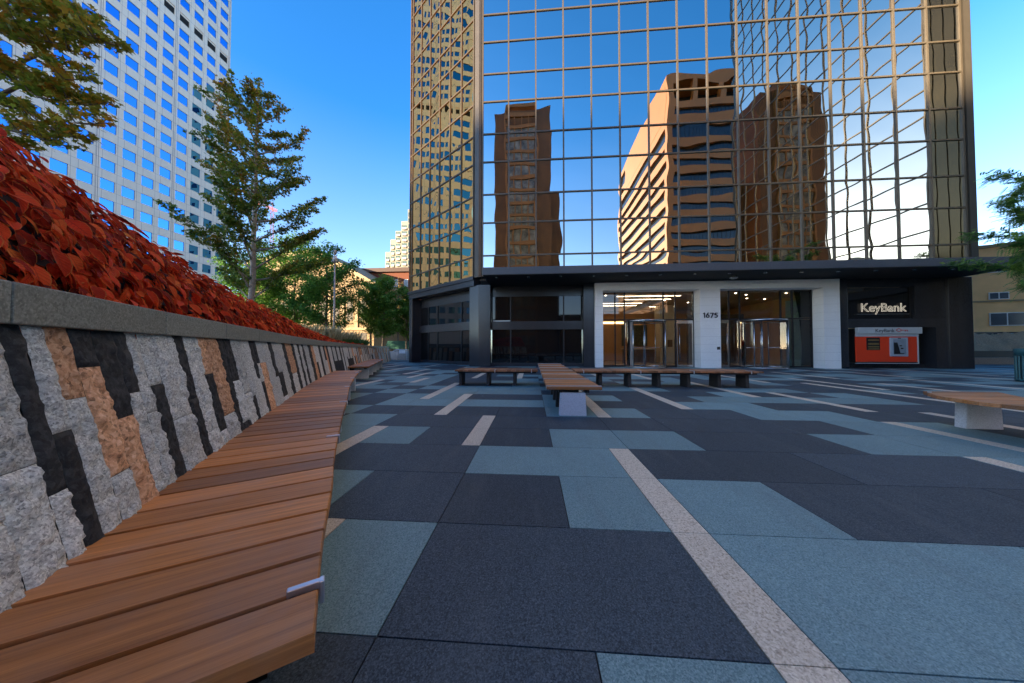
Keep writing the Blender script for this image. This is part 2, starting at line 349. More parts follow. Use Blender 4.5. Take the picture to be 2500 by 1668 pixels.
for x,a,b in [(.74,-8,3),(1,5,13),(3,6,10),(5.74,8,12),(6.74,6,9),(7.74,3,6),(6.04,1,5),(5.03,-2,3),(10,5,12),(11,10,14),(-3.26,7,11),(-2.26,5,8),(-1.26,3,5),(-3,2,4),(-2,0,1),
  (-5.1,11,13),(-6,13,16),(-7,15,19),(-6.74,9,12),(-3,13,17),(-.98,13,17),(9.0,2,5),(12.7,8,12),(8.74,12,16),(4.74,13,16),(2.74,14,17),(13,14,18),(15.7,10,14),(17,15,19),(14.0,3,7),(18.7,6,11),(20,12,17),(22,16,21),(24.7,13,18),(26,9,13),(-9,17,21),(-10.7,19,24),(-12,21,26),(-8,21,25),(-5,18,22),(16,18,21),(11.7,18,21),(19,19,22),(28,16,22)]: st(x,a,b)
pv=MB(); PR=random.Random(11)
gj=.0035
for r in range(-11,40):
    y0=GY+GR*r; y1=y0+GR
    ss=sorted(strips.get(r,[]))
    cuts=[]; c=-20.0
    x=-20.0
    # colour per integer column
    colr={}
    if r in light:
        for c in range(-20,52): colr[c]=0
        for a,b in light[r]:
            for c in range(math.floor(a+.3),math.ceil(b-.3)): colr[c]=1
        for c in list(range(-20,-5))+list(range(10,52)): colr[c]=None
    c=-20; cur=PR.random()<.5
    while c<52:
        n=PR.choice([1,1,2,2,3])
        for k in range(n):
            if colr.get(c+k) is None: colr[c+k]=1 if cur else 0
        c+=n; cur=not cur if PR.random()<.72 else cur
    c=-20
    while c<52:
        k=colr[c]; n=2 if (colr.get(c+1)==k and PR.random()<.62) else 1
        a,b=float(c),float(c+n)
        segs=[(a,b)]
        for s0,s1 in ss:
            q=[]
            for p0,p1 in segs:
                if s1<=p0 or s0>=p1: q.append((p0,p1)); continue
                if s0-p0>.02: q.append((p0,s0))
                if p1-s1>.02: q.append((s1,p1))
            segs=q
        for p0,p1 in segs:
            pv.box(GX+GW*p0+gj,GX+GW*p1-gj,y0+gj,y1-gj,-.007,0,mi=k,tint=PR.random())
        c+=n
    for s0,s1 in ss: pv.box(GX+GW*s0+gj,GX+GW*s1-gj,y0+gj*.6,y1-gj*.6,-.007,.0004,mi=2,tint=PR.random())
struct(pv,'plaza_paving',[M['tile_dark'],M['tile_light'],M['tile_pink']])

# ------------------------------------------------------------------ curtain wall panes
def pane(mb,fr,u0,u1,w0,w1,v=.0,n=10,amp=.0028,rnd=random):
    a=rnd.uniform(-1,1)*amp; tx=rnd.gauss(0,.0010); tz=rnd.gauss(0,.0008); p1=rnd.uniform(0,6.3); p2=rnd.uniform(0,6.3); b1=rnd.uniform(.0003,.0009)*amp/.0045; b2=rnd.uniform(.0002,.0007)*amp/.0045
    V=[];F=[]
    for j in range(n+1):
        for i in range(n+1):
            x=2*i/n-1; y=2*j/n-1
            h=a*(1-x*x)*(1-y*y)+b1*math.sin(p1+4.2*y+1.3*x)+b2*math.sin(p2+3.4*x-2.0*y)+tx*x*.8+tz*y*.9
            V.append(fr.p(u0+(u1-u0)*i/n,v+h,w0+(w1-w0)*j/n))
    for j in range(n):
        for i in range(n):
            k=j*(n+1)+i; F.append((k,k+1,k+n+2,k+n+1))
    mb.add(V,F,smooth=True)

# ------------------------------------------------------------------ the gold glass tower
FA=-.0078
T=empty('glass_office_tower',(10,17.5,0),'tall gold mirror glass tower with a white granite entrance and dark stone base','office building')
F0=Fr((0,17.5+.078,0),FA)
UX=[-3.0]+[.245+1.654*(i-2) for i in range(1,17)]
ZR=[5.5,6.72]
z=6.72
while z<58: z+=2.005; ZR.append(z); z+=1.74; ZR.append(z)
rest=MB(); PR=random.Random(3)
for j in range(len(ZR)-1):
    for i in range(16):
        if 1<=j<=6:
            mb=MB(); pane(mb,F0,UX[i]+.02,UX[i+1]-.02,ZR[j]+.02,ZR[j+1]-.02,rnd=PR); o=mb.build('glass_pane',M['g_front'],T)
        elif j<=10: pane(rest,F0,UX[i]+.02,UX[i+1]-.02,ZR[j]+.02,ZR[j+1]-.02,rnd=PR)
    if j>10: pane(rest,F0,UX[0],UX[-1],ZR[j]+.02,ZR[j+1]-.02,n=2,amp=0,rnd=PR)
o=rest.build('glass_pane',M['g_front'],T); tag(o,kind='stuff')
# the wall turns back at its left end
pA=Vector((-3.55,17.75,0)); pB=Vector((-9.62,22.43,0)); dl=(pB-pA); LL=dl.length; angL=math.atan2(dl.y,dl.x)
FL=Fr(pA,angL); FL.e2=Vector((-.61,-.792,0)).normalized()
UL=[.05,1.26,2.47,3.68,4.89,6.10,7.31,7.62]
restl=MB()
for j in range(len(ZR)-1):
    for i in range(7):
        pane(restl,FL,UL[i+1]-.02,UL[i]+.02,ZR[j]+.02,ZR[j+1]-.02,n=6 if j<13 else 2,amp=.0045,rnd=PR)
o=restl.build('side_glass',M['g_gold'],T); tag(o,label='gold tinted mirror glass of the face turned to the left',kind='stuff')
mu=MB()
for x in UX: mu.box(x-.042,x+.042,-.05,.06,5.5,60,F0)
for zz in ZR: 
    mu.box(UX[0]-.02,UX[-1]+.02,-.05,.05,zz-.04,zz+.04,F0)
mu.build('mullion_grid',M['mull'],T)
mu=MB()
for x in UL: mu.box(x-.03,x+.03,-.05,.06,5.5,60,FL)
for zz in ZR: mu.box(0,7.64,-.05,.05,zz-.035,zz+.035,FL)
mu.build('mullion_grid',M['mull'],T)
po=MB(); po.prism([(-3.07,17.52),(-3.22,17.47),(-3.50,17.64),(-3.62,17.9),(-3.07,17.9)],5.42,60); 
po.box(23.56,23.90,-.3,.06,5.42,60,F0); po.build('corner_post',M['post'],T)
# body behind the glass
bd=MB(); bd.prism([(-2.9,17.95),(23.4,17.75),(23.4,52),(-9.5,52),(-9.5,22.9),(-3.6,18.15)],5.3,60.4); bd.build('tower_core',M['fascia'],T)
# canopy over the entrance
cn=MB(); cn.box(-2.6,23.27,-.05,2.28,4.99,5.38,F0); cn.build('canopy',M['fascia'],T,bevel=.01)
sf=MB(); sf.box(-2.58,23.25,-.6,2.26,4.965,4.988,F0); sf.build('soffit',M['soffit'],T)
for i in range(15):
    d=MB(); d.lathe([(.0,-.02),(.075,-.02),(.085,0),(.085,.012)],F0.p(-1.9+1.72*i,1.75,4.955),12); d.build('recessed_downlight',M['inox'],T)
lt=MB(); lt.box(-.05,7.72,-.5,.14,5.28,5.47,FL); lt.box(-.05,7.66,-.5,.06,4.93,5.278,FL); lt.build('lintel',M['blackgran'],T)
# piers
def pier(poly,z0,z1,mat='blackgran'):
    m=MB(); m.prism(poly,z0,z1); return m.build('pier',M[mat],T,bevel=.012)
pier([(-2.52,17.60),(-3.25,17.60),(-3.9,18.06),(-3.55,18.5),(-2.52,18.5)],0,4.96)
pier([(3.03,17.56),(3.66,17.55),(3.66,18.3),(3.03,18.3)],0,4.96)
pier([(16.76,17.45),(17.42,17.445),(17.42,18.3),(16.76,18.3)],0,4.96)
pier([(22.45,17.41),(23.62,17.40),(23.62,19.5),(22.45,19.5)],0,4.96)
def onL(u,v): q=FL.p(u,v,0); return (q.x,q.y)
pier([onL(7.18,.04),onL(7.60,.04),onL(7.6,-1.2),onL(7.18,-1.2)],0,4.92)
# dark ground floor bays
def bay(fr,u0,u1,v,z0,z1,ms,spz,sp=True):
    k=MB(); k.box(u0,u1,v-.25,v+.06,0,z0,fr); k.build('base_course',M['blackgran'],T)
    if sp:
        k=MB(); k.box(u0,u1,v-.2,v+.16,spz[0],spz[1],fr); k.build('spandrel_band',M['blackgran'],T)
    k=MB(); k.box(u0,u1,v-.25,v+.04,z1,4.96,fr); k.build('head_panel',M['blackgran'],T)
    xs=[u0]+ms+[u1]
    for a,b in zip(xs[:-1],xs[1:]):
        for lo,hi in ((z0,spz[0]),(spz[1],z1)):
            q=MB(); q.box(a+.03,b-.03,v-.02,v,lo,hi,fr); q.build('shop_window',M['g_dark'],T)
    q=MB()
    for x in ms: q.box(x-.035,x+.035,v-.05,v+.05,z0,z1,fr)
    q.build('window_frame',M['steel_dk'],T)
bay(F0,-2.52,3.03,-.55,.22,4.30,[-1.33,1.92],(2.25,2.76))
bay(FL,.45,7.18,-.75,.22,4.25,[2.1,4.9,6.1],(2.30,2.85))
k=MB(); k.box(-2.4,-1.36,-.50,-.40,2.762,2.82,F0); k.build('window_ledge',M['kgrey'],T)
k=MB(); k.box(-1.22,1.85,-.62,-.60,.3,2.2,F0); k.build('window_blind',plain('grey_blue_blind',(.05,.07,.085),.8),T)
# bank bay, mostly black stone
k=MB(); k.box(17.42,22.45,-.75,-.12,2.25,2.74,F0); k.box(20.95,22.45,-.75,-.12,2.741,4.96,F0); k.box(17.42,20.949,-.75,-.12,4.5,4.96,F0); k.box(21.9,22.45,-.75,-.10,0,2.248,F0); k.box(17.42,21.899,-.95,-.6,0,.25,F0); k.box(17.42,21.89,-1.3,-1.1,.25,2.25,F0); k.build('bank_bay_wall',M['blackgran'],T)
k=MB(); k.box(17.45,20.92,-.32,-.30,2.75,4.49,F0); k.build('shop_window',M['g_dark'],T)
k=MB(); k.box(17.42,17.50,-.3,-.2,2.742,4.498,F0); k.box(20.86,20.94,-.3,-.2,2.742,4.498,F0); k.build('window_frame',M['steel_dk'],T)
# white portal
M['pj']=plain('grey_mortar_joint',(.42,.42,.42),.8)
PV=.27
def wp(name,u0,u1,v0,v1,z0,z1):
    m=MB(); m.box(u0,u1,v0,v1,z0,z1,F0)
    if name=='portal_pier':
        for q in range(1,10): m.box(u0-.001,u1+.001,v0+.1,v1+.0015,.44*q,.44*q+.007,F0,mi=1)
    return m.build(name,[M['white'],M['pj']],T)
wp('portal_pier',3.66,4.09,-.45,PV,0,4.45); wp('portal_pier',9.46,10.55,-.45,PV,0,4.45); wp('portal_pier',15.93,16.755,-.45,PV,0,4.45); wp('portal_lintel',3.66,16.755,-.47,PV+.01,4.452,4.90)
# lobby
DV=-.42
lob=MB(); lob.box(3.7,16.7,-9.5,DV-.02,-.02,.006,F0); lob.build('lobby_floor',M['lobfloor'],T)
lob=MB(); lob.box(3.7,16.7,-9.5,DV-.02,4.42,4.6,F0); lob.build('lobby_ceiling',M['lobceil'],T)
lob=MB(); lob.box(3.6,3.75,-9.5,DV-.3,0,4.42,F0); lob.box(3.7,16.7,-9.6,-9.45,0,4.42,F0); lob.box(16.65,16.8,-9.5,DV-.3,0,4.42,F0); lob.build('lobby_wall',M['lobwall'],T)
lob=MB(); lob.box(11.9,16.0,-6.2,-6.0,0,3.7,F0); lob.build('walnut_wall',M['lobdark'],T)
lob=MB(); lob.box(14.95,15.86,-.98,-.92,.007,3.9,F0); lob.build('green_panel',M['green_wall'],T)
lob=MB(); lob.box(9.75,10.8,-6.8,-5.8,0.007,4.419,F0); lob.build('lobby_column',M['lobcol'],T)
for u0,u1,v in ((5.4,9.3,-1.6),(6.2,9.3,-2.9),(4.5,8.0,-4.6),(4.3,8.0,-5.8),(9.3,11.2,-6.6),(12.4,13.4,-5.0)):
    k=MB(); k.box(u0,u1,v-.03,v+.03,4.40,4.418,F0); k.build('ceiling_light_strip',M['strip'],T)
for u,v in ((4.6,-1.2),(4.3,-2.2),(10.9,-1.4),(11.6,-2.8),(13.2,-1.6),(12.2,-1.0),(15.2,-1.2),(9.1,-3.4),(14.2,-3.0),(11.2,-4.5),(13.0,-4.6),(15.6,-3.4)):
    k=MB(); k.lathe([(0,-.012),(.05,-.012),(.05,0)],F0.p(u,v,4.418),10); k.build('lobby_downlight',M['spot'],T)
k=MB(); k.box(4.2,9.6,-9.44,-9.40,3.3,3.48,F0); k.build('cove_light',emit('lit_cove',(1,.68,.34),1.3),T)
# glazing of the entrance
gm=MB()
for u in (4.12,4.95,5.50,7.74,8.42,9.43,10.58,11.42,12.02,14.25,14.88,15.89):
    gm.box(u-.03,u+.03,DV-.06,DV+.03,0.0,4.45,F0)
for u0,u1 in ((4.15,9.40),(10.61,15.86)):
    gm.box(u0,u1,DV-.05,DV+.025,2.76,2.84,F0); gm.box(u0,u1,DV-.05,DV+.02,.007,.10,F0)
gm.build('entrance_frame',M['steel_dk'],T)
def gl(u0,u1,z0,z1,v=DV-.01):
    k=MB(); k.box(u0,u1,v-.008,v,z0,z1,F0); k.build('entrance_glass',M['g_clear'],T)
for a,b in ((4.15,4.92),(4.98,8.39),(8.45,9.40),(10.61,11.39),(11.45,14.85),(14.91,15.86)): gl(a,b,2.85,4.44)
for a,b in ((4.15,4.92),(4.98,5.47),(7.77,8.39),(11.45,11.99),(14.28,14.85),(14.91,15.86)): gl(a,b,.11,2.75)
def revolving(cu,rot):
    q=F0.p(cu,-.32,0)
    d=MB()
    r=1.12
    def P(a,rr=r): return F0.p(cu+rr*math.cos(a),-.32+rr*math.sin(a),0)
    fr=MB()
    for a in (R(38),R(142),R(-38),R(-142)):
        p=P(a); fr.tube([(p.x,p.y,0.006),(p.x,p.y,2.62)],.032,8)
    ring=[P(R(t)) for t in range(0,361,12)]
    fr.lathe([(0,2.64),(r+.03,2.64),(r+.03,2.72),(0,2.72)],q,32)
    fr.lathe([(r-.02,.004),(r+.03,.004),(r+.03,.05),(r-.02,.05)],q,32)
    o=fr.build('revolving_door',M['inox'],T)
    for a0,a1 in ((-38,38),(142,218)):
        cg=MB()
        ps=[P(R(a0+(a1-a0)*i/8)) for i in range(9)]
        V=[(p.x,p.y,zz) for p in ps for zz in (.06,2.61)]
        cg.add(V,[(2*i,2*i+2,2*i+3,2*i+1) for i in range(8)],smooth=True)
        g_=cg.build('curved_glass',M['g_clear']); g_.parent=o; g_.location=-T.location
    for k in range(4):
        a=R(rot+90*k); p0=P(a,.05); p1=P(a,r-.06)
        wm=MB(); wm.tube([(p0.x,p0.y,.06),(p0.x,p0.y,2.6)],.016,6); wm.tube([(p1.x,p1.y,.06),(p1.x,p1.y,2.6)],.018,6)
        for zz in (.09,1.15,2.56): wm.tube([(p0.x,p0.y,zz),(p1.x,p1.y,zz)],.022 if zz!=1.15 else .014,6)
        w_=wm.build('door_wing',M['inox']); w_.parent=o; w_.location=-T.location
    gg=MB()
    for k in range(4):
        a=R(rot+90*k); p0=P(a,.06); p1=P(a,r-.07); gg.add([(p0.x,p0.y,.1),(p1.x,p1.y,.1),(p1.x,p1.y,2.55),(p0.x,p0.y,2.55)],[(0,1,2,3)])
    w_=gg.build('wing_glass',M['g_clear']); w_.parent=o; w_.location=-T.location
revolving(6.62,20); revolving(13.12,35)
def swing(u0,u1,hs):
    d=MB(); v=DV+.005
    d.box(u0,u0+.05,v,v+.05,.02,2.74,F0); d.box(u1-.05,u1,v,v+.05,.02,2.74,F0); d.box(u0+.05,u1-.05,v,v+.05,.02,.14,F0); d.box(u0+.05,u1-.05,v,v+.05,2.56,2.74,F0)
    o=d.build('swing_door',M['inox'],T)
    k=MB(); k.box(u0+.05,u1-.05,v+.02,v+.03,.14,2.56,F0); g_=k.build('door_glass',M['g_clear']); g_.parent=o; g_.location=-T.location
    k=MB(); a=F0.p(hs,v+.11,0); k.tube([(a.x,a.y,.35),(a.x,a.y,2.35)],.018,8)
    for zz in (.6,2.1): b=F0.p(hs,v+.04,0); k.tube([(a.x,a.y,zz),(b.x,b.y,zz)],.01,6)
    g_=k.build('door_handle',M['inox']); g_.parent=o; g_.location=-T.location
swing(8.47,9.39,8.60); swing(10.62,11.38,11.24)
k=MB(); k.box(10.33,10.49,PV,PV+.03,1.03,1.19,F0); k.build('card_reader',M['kdark'],T,bevel=.006)

# lobby furniture
d=empty('reception_desk',F0.p(8.2,-6.0,0),'dark wood reception desk standing inside the glazed lobby','desk')
k=MB(); k.box(7.1,9.3,-6.4,-5.7,.01,1.02,F0); k.build('desk_front',M['lobdark'],d); k=MB(); k.box(7.0,9.4,-6.5,-5.6,1.02,1.08,F0); k.build('counter_top',M['lobcol'],d)
k=MB(); k.box(7.9,10.1,-9.38,-9.30,1.3,3.15,F0); a_=k.build('framed_art',M['art']); tag(a_,'large dark abstract picture on the back wall of the lobby','picture')
k=MB(); k.box(10.3,10.65,-5.79,-5.76,1.2,1.75,F0); a_=k.build('wall_plaque',M['lobdark']); tag(a_,'small brown plaque fixed on the lobby column','plaque')
k=MB(); c=F0.p(10.65,1.25,0); k.lathe([(.0,4.76),(.10,4.77),(.19,4.83),(.20,4.845),(.09,4.87),(.06,4.965),(0,4.965)],(c.x,c.y,0),20); o=k.build('canopy_camera',M['lampgrey']); tag(o,'pale dome fitting hanging under the dark canopy','camera')
# house number
def digits(txt,u0,h,z0,fr,v,wd,dep,parent_label):
    pass
def textmesh(name,body,size,mat,fr,u,v,z,extrude=.01,outline=0.0,align='LEFT',parent=None):
    cu=bpy.data.curves.new(name,'FONT'); cu.body=body; cu.size=size; cu.align_x=align; cu.extrude=extrude
    if outline: cu.fill_mode='NONE'; cu.extrude=0; cu.bevel_depth=outline; cu.bevel_resolution=1; cu.resolution_u=6
    t=bpy.data.objects.new(name,cu); COL.objects.link(t); bpy.context.view_layer.update()
    me=bpy.data.meshes.new_from_object(t.evaluated_get(bpy.context.evaluated_depsgraph_get())); bpy.data.objects.remove(t); bpy.data.curves.remove(cu)
    me.transform(Matrix.Rotation(PI/2,4,'X')); me.transform(Matrix.Rotation(math.atan2(fr.e1.y,fr.e1.x),4,'Z')); me.materials.clear(); me.materials.append(mat)
    o=bpy.data.objects.new(name,me); COL.objects.link(o); p=fr.p(u,v,z); 
    if parent is not None: o.parent=parent; o.location=p-parent.location
    else: o.location=p
    return o
nb=MB(); H_=.30; wd=.05
def stroke(pts,dx):
    P=[Vector((F0.p(9.62+dx+x,PV+.02,2.82+y))) for x,y in pts]
    for a,b in zip(pts[:-1],pts[1:]):
        ax,ay=a;bx,by=b; L_=math.hypot(bx-ax,by-ay); nx,ny=-(by-ay)/L_*wd/2,(bx-ax)/L_*wd/2; ex,ey=(bx-ax)/L_*.006,(by-ay)/L_*.006
        q=[(ax-ex+nx,ay-ey+ny),(bx+ex+nx,by+ey+ny),(bx+ex-nx,by+ey-ny),(ax-ex-nx,ay-ey-ny)]
        V=[F0.p(9.62+dx+x,PV+.003,2.82+y) for x,y in q]+[F0.p(9.62+dx+x,PV+.035,2.82+y) for x,y in q]
        nb.add(V,[(0,1,2,3),(7,6,5,4),(0,4,5,1),(1,5,6,2),(2,6,7,3),(3,7,4,0)])
arc=lambda cx,cy,r,a0,a1,n=14:[(cx+r*math.cos(R(a0+(a1-a0)*i/n)),cy+r*math.sin(R(a0+(a1-a0)*i/n))) for i in range(n+1)]
stroke([(.0,.225),(.065,.275),(.065,0)],0)
stroke([(.155,.28),(.055,.15)],.115); stroke(arc(.115,.095,.072,0,360,20),.115)
stroke([(.03,.255),(.20,.255),(.08,0)],.335)
stroke([(.21,.255),(.09,.255),(.07,.155)],.545); stroke(arc(.125,.095,.075,135,-145),.545)
o=nb.build('house_number',M['num']); tag(o,'dark metal numerals 1675 on the white stone pier between the doors','sign')

# bank sign behind glass
bs=empty('bank_neon_sign',F0.p(19.3,-.5,3.1),'outlined neon sign reading KeyBank in the dark window above the cash machine','sign')
textmesh('neon_letters','KeyBank',.655,M['neon'],F0,18.27,-.22,3.15,outline=.0065,parent=bs)
k=MB(); k.box(18.1,20.8,-.28,-.22,2.99,3.02,F0); k.build('sign_rail',M['inox'],bs)
# bank machine kiosk
KV=-.02
at=empty('cash_machine_kiosk',F0.p(19.4,KV,0),'bright red cash machine kiosk with grey KeyBank header in the black wall','cash machine')
k=MB(); k.box(17.83,20.83,-.75,KV-.07,.30,2.2,F0); k.build('kiosk_body',M['kdark'],at)
k=MB(); k.box(17.80,20.86,KV-.06,KV,.36,1.745,F0); k.build('red_panel',M['red'],at,bevel=.01)
k=MB(); k.box(17.82,21.0,KV-.06,KV+.12,1.90,2.247,F0); k.box(17.80,20.92,KV-.06,KV+.03,1.747,1.898,F0); k.build('header',M['kgrey'],at,bevel=.015)
k=MB(); k.box(20.862,20.925,KV-.06,KV+.01,.27,1.745,F0); k.box(17.78,20.86,KV-.06,KV+.01,.27,.298,F0); k.build('side_trim',M['kgrey'],at)
k=MB(); k.box(17.80,20.86,KV-.06,KV+.006,.30,.358,F0); k.build('plinth',M['kdark'],at)
textmesh('header_lettering','KeyBank',.27,M['navy'],F0,18.66,KV+.124,1.98,extrude=.004,parent=at)
kl=MB(); kz=2.09
def logo(pts,r=.016):
    q=[F0.p(x,KV+.128,y) for x,y in pts]; kl.tube(q,r,5,cap=True)
ring=[(19.83+.11*math.cos(t)*(1+.12*math.cos(4*t)),kz+.082*math.sin(t)*(1+.12*math.cos(4*t))) for t in [2*PI*i/24 for i in range(25)]]
logo(ring); logo([(19.94,kz),(20.26,kz),(20.26,kz-.07)]); logo([(20.17,kz),(20.15,kz-.07)]); kl.build('key_logo',M['txtred'],at)
k=MB(); k.box(18.33,18.99,KV-.02,KV+.025,1.01,1.69,F0); df=k.build('deposit_slot_frame',M['kdark'],at,bevel=.01)
k=MB()
for zz,c in ((1.56,.05),(1.36,.07),(1.2,.05),(1.08,.04)): k.box(18.39,18.93,KV+.026,KV+.04,zz-c,zz+c*.6,F0)
q=k.build('deposit_slot_flap',plain('brass_flap',(.42,.30,.12),.3,.8),None); q.parent=df; q.location=-at.location
k=MB(); k.box(19.47,20.37,KV-.01,KV+.05,.66,1.69,F0); af=k.build('terminal_surround',M['atm'],at,bevel=.03)
k=MB(); k.prism([tuple(F0.p(19.62,KV+.06,0)[:2]),tuple(F0.p(20.24,KV+.06,0)[:2]),tuple(F0.p(20.24,KV+.052,0)[:2]),tuple(F0.p(19.62,KV+.052,0)[:2])],.78,1.60); q=k.build('terminal_recess',plain('terminal_inner_grey',(.24,.28,.32),.4)); q.parent=af; q.location=-at.location
k=MB(); a=[(19.63,.80),(19.95,.80),(19.80,1.42),(19.63,1.42)]; k.add([F0.p(x,KV+.066,y) for x,y in a]+[F0.p(x,KV+.075,y) for x,y in a],[(3,2,1,0),(4,5,6,7),(0,1,5,4),(1,2,6,5),(2,3,7,6),(3,0,4,7)]); q=k.build('terminal_screen',M['kdark']); q.parent=af; q.location=-at.location
k=MB(); k.box(19.92,20.03,KV+.062,KV+.075,1.22,1.27,F0); k.box(19.98,20.09,KV+.062,KV+.075,1.06,1.13,F0); k.box(19.85,20.0,KV+.052,KV+.06,1.62,1.66,F0); k.box(19.65,20.1,KV+.078,KV+.1,.80,.84,F0); q=k.build('terminal_slots',M['kdark']); q.parent=af; q.location=-at.location

# ------------------------------------------------------------------ glass wing on the right, seen in the mirror wall
Wg=empty('glass_office_wing',(25.5,5,0),'gold mirror glass office wing seen reflected in the right of the facade','office building')
FW=Fr((25.5,0,0),-PI/2); FW.e1=Vector((0,1,0)); FW.e2=Vector((-1,0,0))
UWs=[-4+1.654*i for i in range(12)]
pw=MB()
for j in range(len(ZR)-1):
    for i in range(11): pane(pw,FW,UWs[i+1]-.02,UWs[i]+.02,ZR[j]+.02,ZR[j+1]-.02,n=5 if j<14 else 2,amp=.002,rnd=PR)
o=pw.build('glass_pane',M['g_wing'],Wg); tag(o,kind='stuff')
mu=MB()
for x in UWs: mu.box(x-.04,x+.04,-.05,.06,5.4,60,FW)
for zz in ZR: mu.box(-4.05,14.25,-.05,.05,zz-.04,zz+.04,FW)
mu.build('mullion_grid',M['mull'],Wg)
k=MB(); k.box(14.25,15.9,-6,.02,0,60,FW); k.box(-4.4,-4.05,-6,.05,0,60,FW)
for q in (14.55,15.1,15.6): k.box(q-.03,q+.03,.02,.06,0,60,FW)
k.build('corner_panel',M['olive'],Wg)
k=MB(); k.box(-4.05,14.25,-18,-.1,0,60.3,FW); k.build('wing_core',M['fascia'],Wg)
k=MB(); k.box(-4.05,14.25,-.1,.35,4.9,5.38,FW); k.build('fascia',M['fascia'],Wg)
k=MB()
for u in (-3.9,2.0,8,13.7): k.box(u-.35,u+.35,-.1,.05,0,4.9,FW)
k.build('pier',M['blackgran'],Wg)

# ------------------------------------------------------------------ other towers
# brown apartment tower behind the camera (mirrored in the facade)
B=empty('brown_apartment_tower',(-2.9,-30.6,0),'slim brown apartment tower with a balcony bay mirrored at the left of the facade','apartment building')
FB=Fr((-2.9,-30.6,0),PI); FB.e1=Vector((1,0,0)); FB.e2=Vector((0,1,0))
k=MB(); k.box(-6.35,6.45,-14,0,0,55.4,FB); k.build('wall',M['b1'],B)
k=MB(); k.box(6.45,8.6,-16,-5,0,38.5,FB); k.build('annex',M['b1'],B)
k=MB(); k.box(8.6,33,-12,-3,0,9,FB); k.box(-12,-6.35,-12,-3,0,8,FB); k.build('horizon_block',M['b1'],B)  # low blocks added to keep the bright horizon out of the ground-floor glass
k=MB(); k.lathe([(0,38.5),(.9,38.5),(.95,39.4),(.6,40.1),(0,40.3)],FB.p(7.5,-8,0),14); k.build('roof_vent',M['steel_dk'],B)
k=MB(); k.box(-3.75,-3.35,-1,.5,0,56.6,FB); k.box(2.95,3.35,-1,.5,0,56.6,FB); k.box(-3.35,2.95,-1,.5,55.9,56.6,FB); k.box(-3.35,2.95,-.98,.42,53.6,54.6,FB); k.build('bay_frame',M['b1trim'],B)
fl=[];zz=51.9
while zz>3: fl.append(zz); zz-=2.95
k=MB()
for q in fl: k.box(-3.35,2.95,-.1,.40,q-.72,q+.0,FB)
for i in range(1,4): k.box(-3.35+1.575*i-.12,-3.35+1.575*i+.12,-.1,.32,1,53.6,FB)
k.build('bay_spandrel',M['b1trim'],B)
for q in fl:
    for i in range(4):
        k=MB(); k.box(-3.35+1.575*i+.14,-3.35+1.575*(i+1)-.14,0.01,.16,q-2.95+.02,q-.73,FB); k.build('window',M['curt'],B)
k=MB()
for i in range(26): k.box(-3.3+.245*i,-3.3+.245*i+.06,.42,.48,52.0,53.0,FB)
k.box(-3.33,2.93,.42,.48,53.0,53.1,FB); k.build('balcony_rail',M['b1trim'],B)
# banded office tower
C2=empty('banded_office_tower',(46,-35,0),'orange brown office tower with dark window bands mirrored in the middle of the facade','office building')
x0,x1,y0,y1=30.63,62.0,-76.0,-35.0
k=MB(); k.box(x0+.6,x1-.6,y0+.6,y1-.6,0,58.6); k.box(x0+.5,x1-.5,y0+.5,y1-5,58.6,64.0); k.build('window_band',M['b2glass'],C2)
bands=[(57.1,58.75),(53.4,55.45)]; zz=50.05
while zz>2: bands.append((zz-1.62,zz)); zz-=3.42
k=MB()
for a,b in bands: k.box(x0,x1,y0,y1,a,b)
k.box(x0,x1,y0,y1,63.2,64.9); k.build('spandrel_band',M['b2'],C2)
k=MB(); k.box(x0-.02,x0+1.2,y1-1.2,y1+.02,0,64.88); k.box(x1-1.2,x1,y1-1.2,y1+.02,0,64.88); k.box(x0-.02,x0+1.2,y0,y0+1.2,0,64.88)
k.box(x0-.05,x0+.55,y1-34,y1-1.2,55.4,63.3); k.build('corner_pier',M['b2'],C2)
k=MB(); k.box(x0+.7,x1-.7,y1-4.9,y1-4.5,58.8,63.2); k.build('open_storey',M['b2void'],C2)
k=MB()
for q in (37.0,43.0,49,55): k.box(q-.55,q+.55,y1-1.2,y1+.01,58.75,63.2)
k.build('crown_pier',M['b2'],C2)
k=MB()
for i in range(44): k.box(x0+1+.7*i,x0+1.05+.7*i,y1-.62,y1-.56,2,57)
k.build('window_mullion',M['steel_dk'],C2)
# unseen slab block added far behind so its parapet shades the plaza
D=empty('shade_caster_block',(-162,-180,0),'unseen long grey slab block added far behind the viewer to shade the plaza','office building')
k=MB(); k.box(-206,-118,-190,-170,0,56.6); k.build('wall',M['casterm'],D); k=MB(); k.box(-206.2,-117.8,-190.2,-169.8,56.6,57.5); k.build('parapet',M['casterm'],D)
k=MB()
for q in range(12): k.box(-205,-119,-169.99,-169.9,3.2+4.4*q,5.4+4.4*q)
k.build('window_band',M['b2glass'],D)
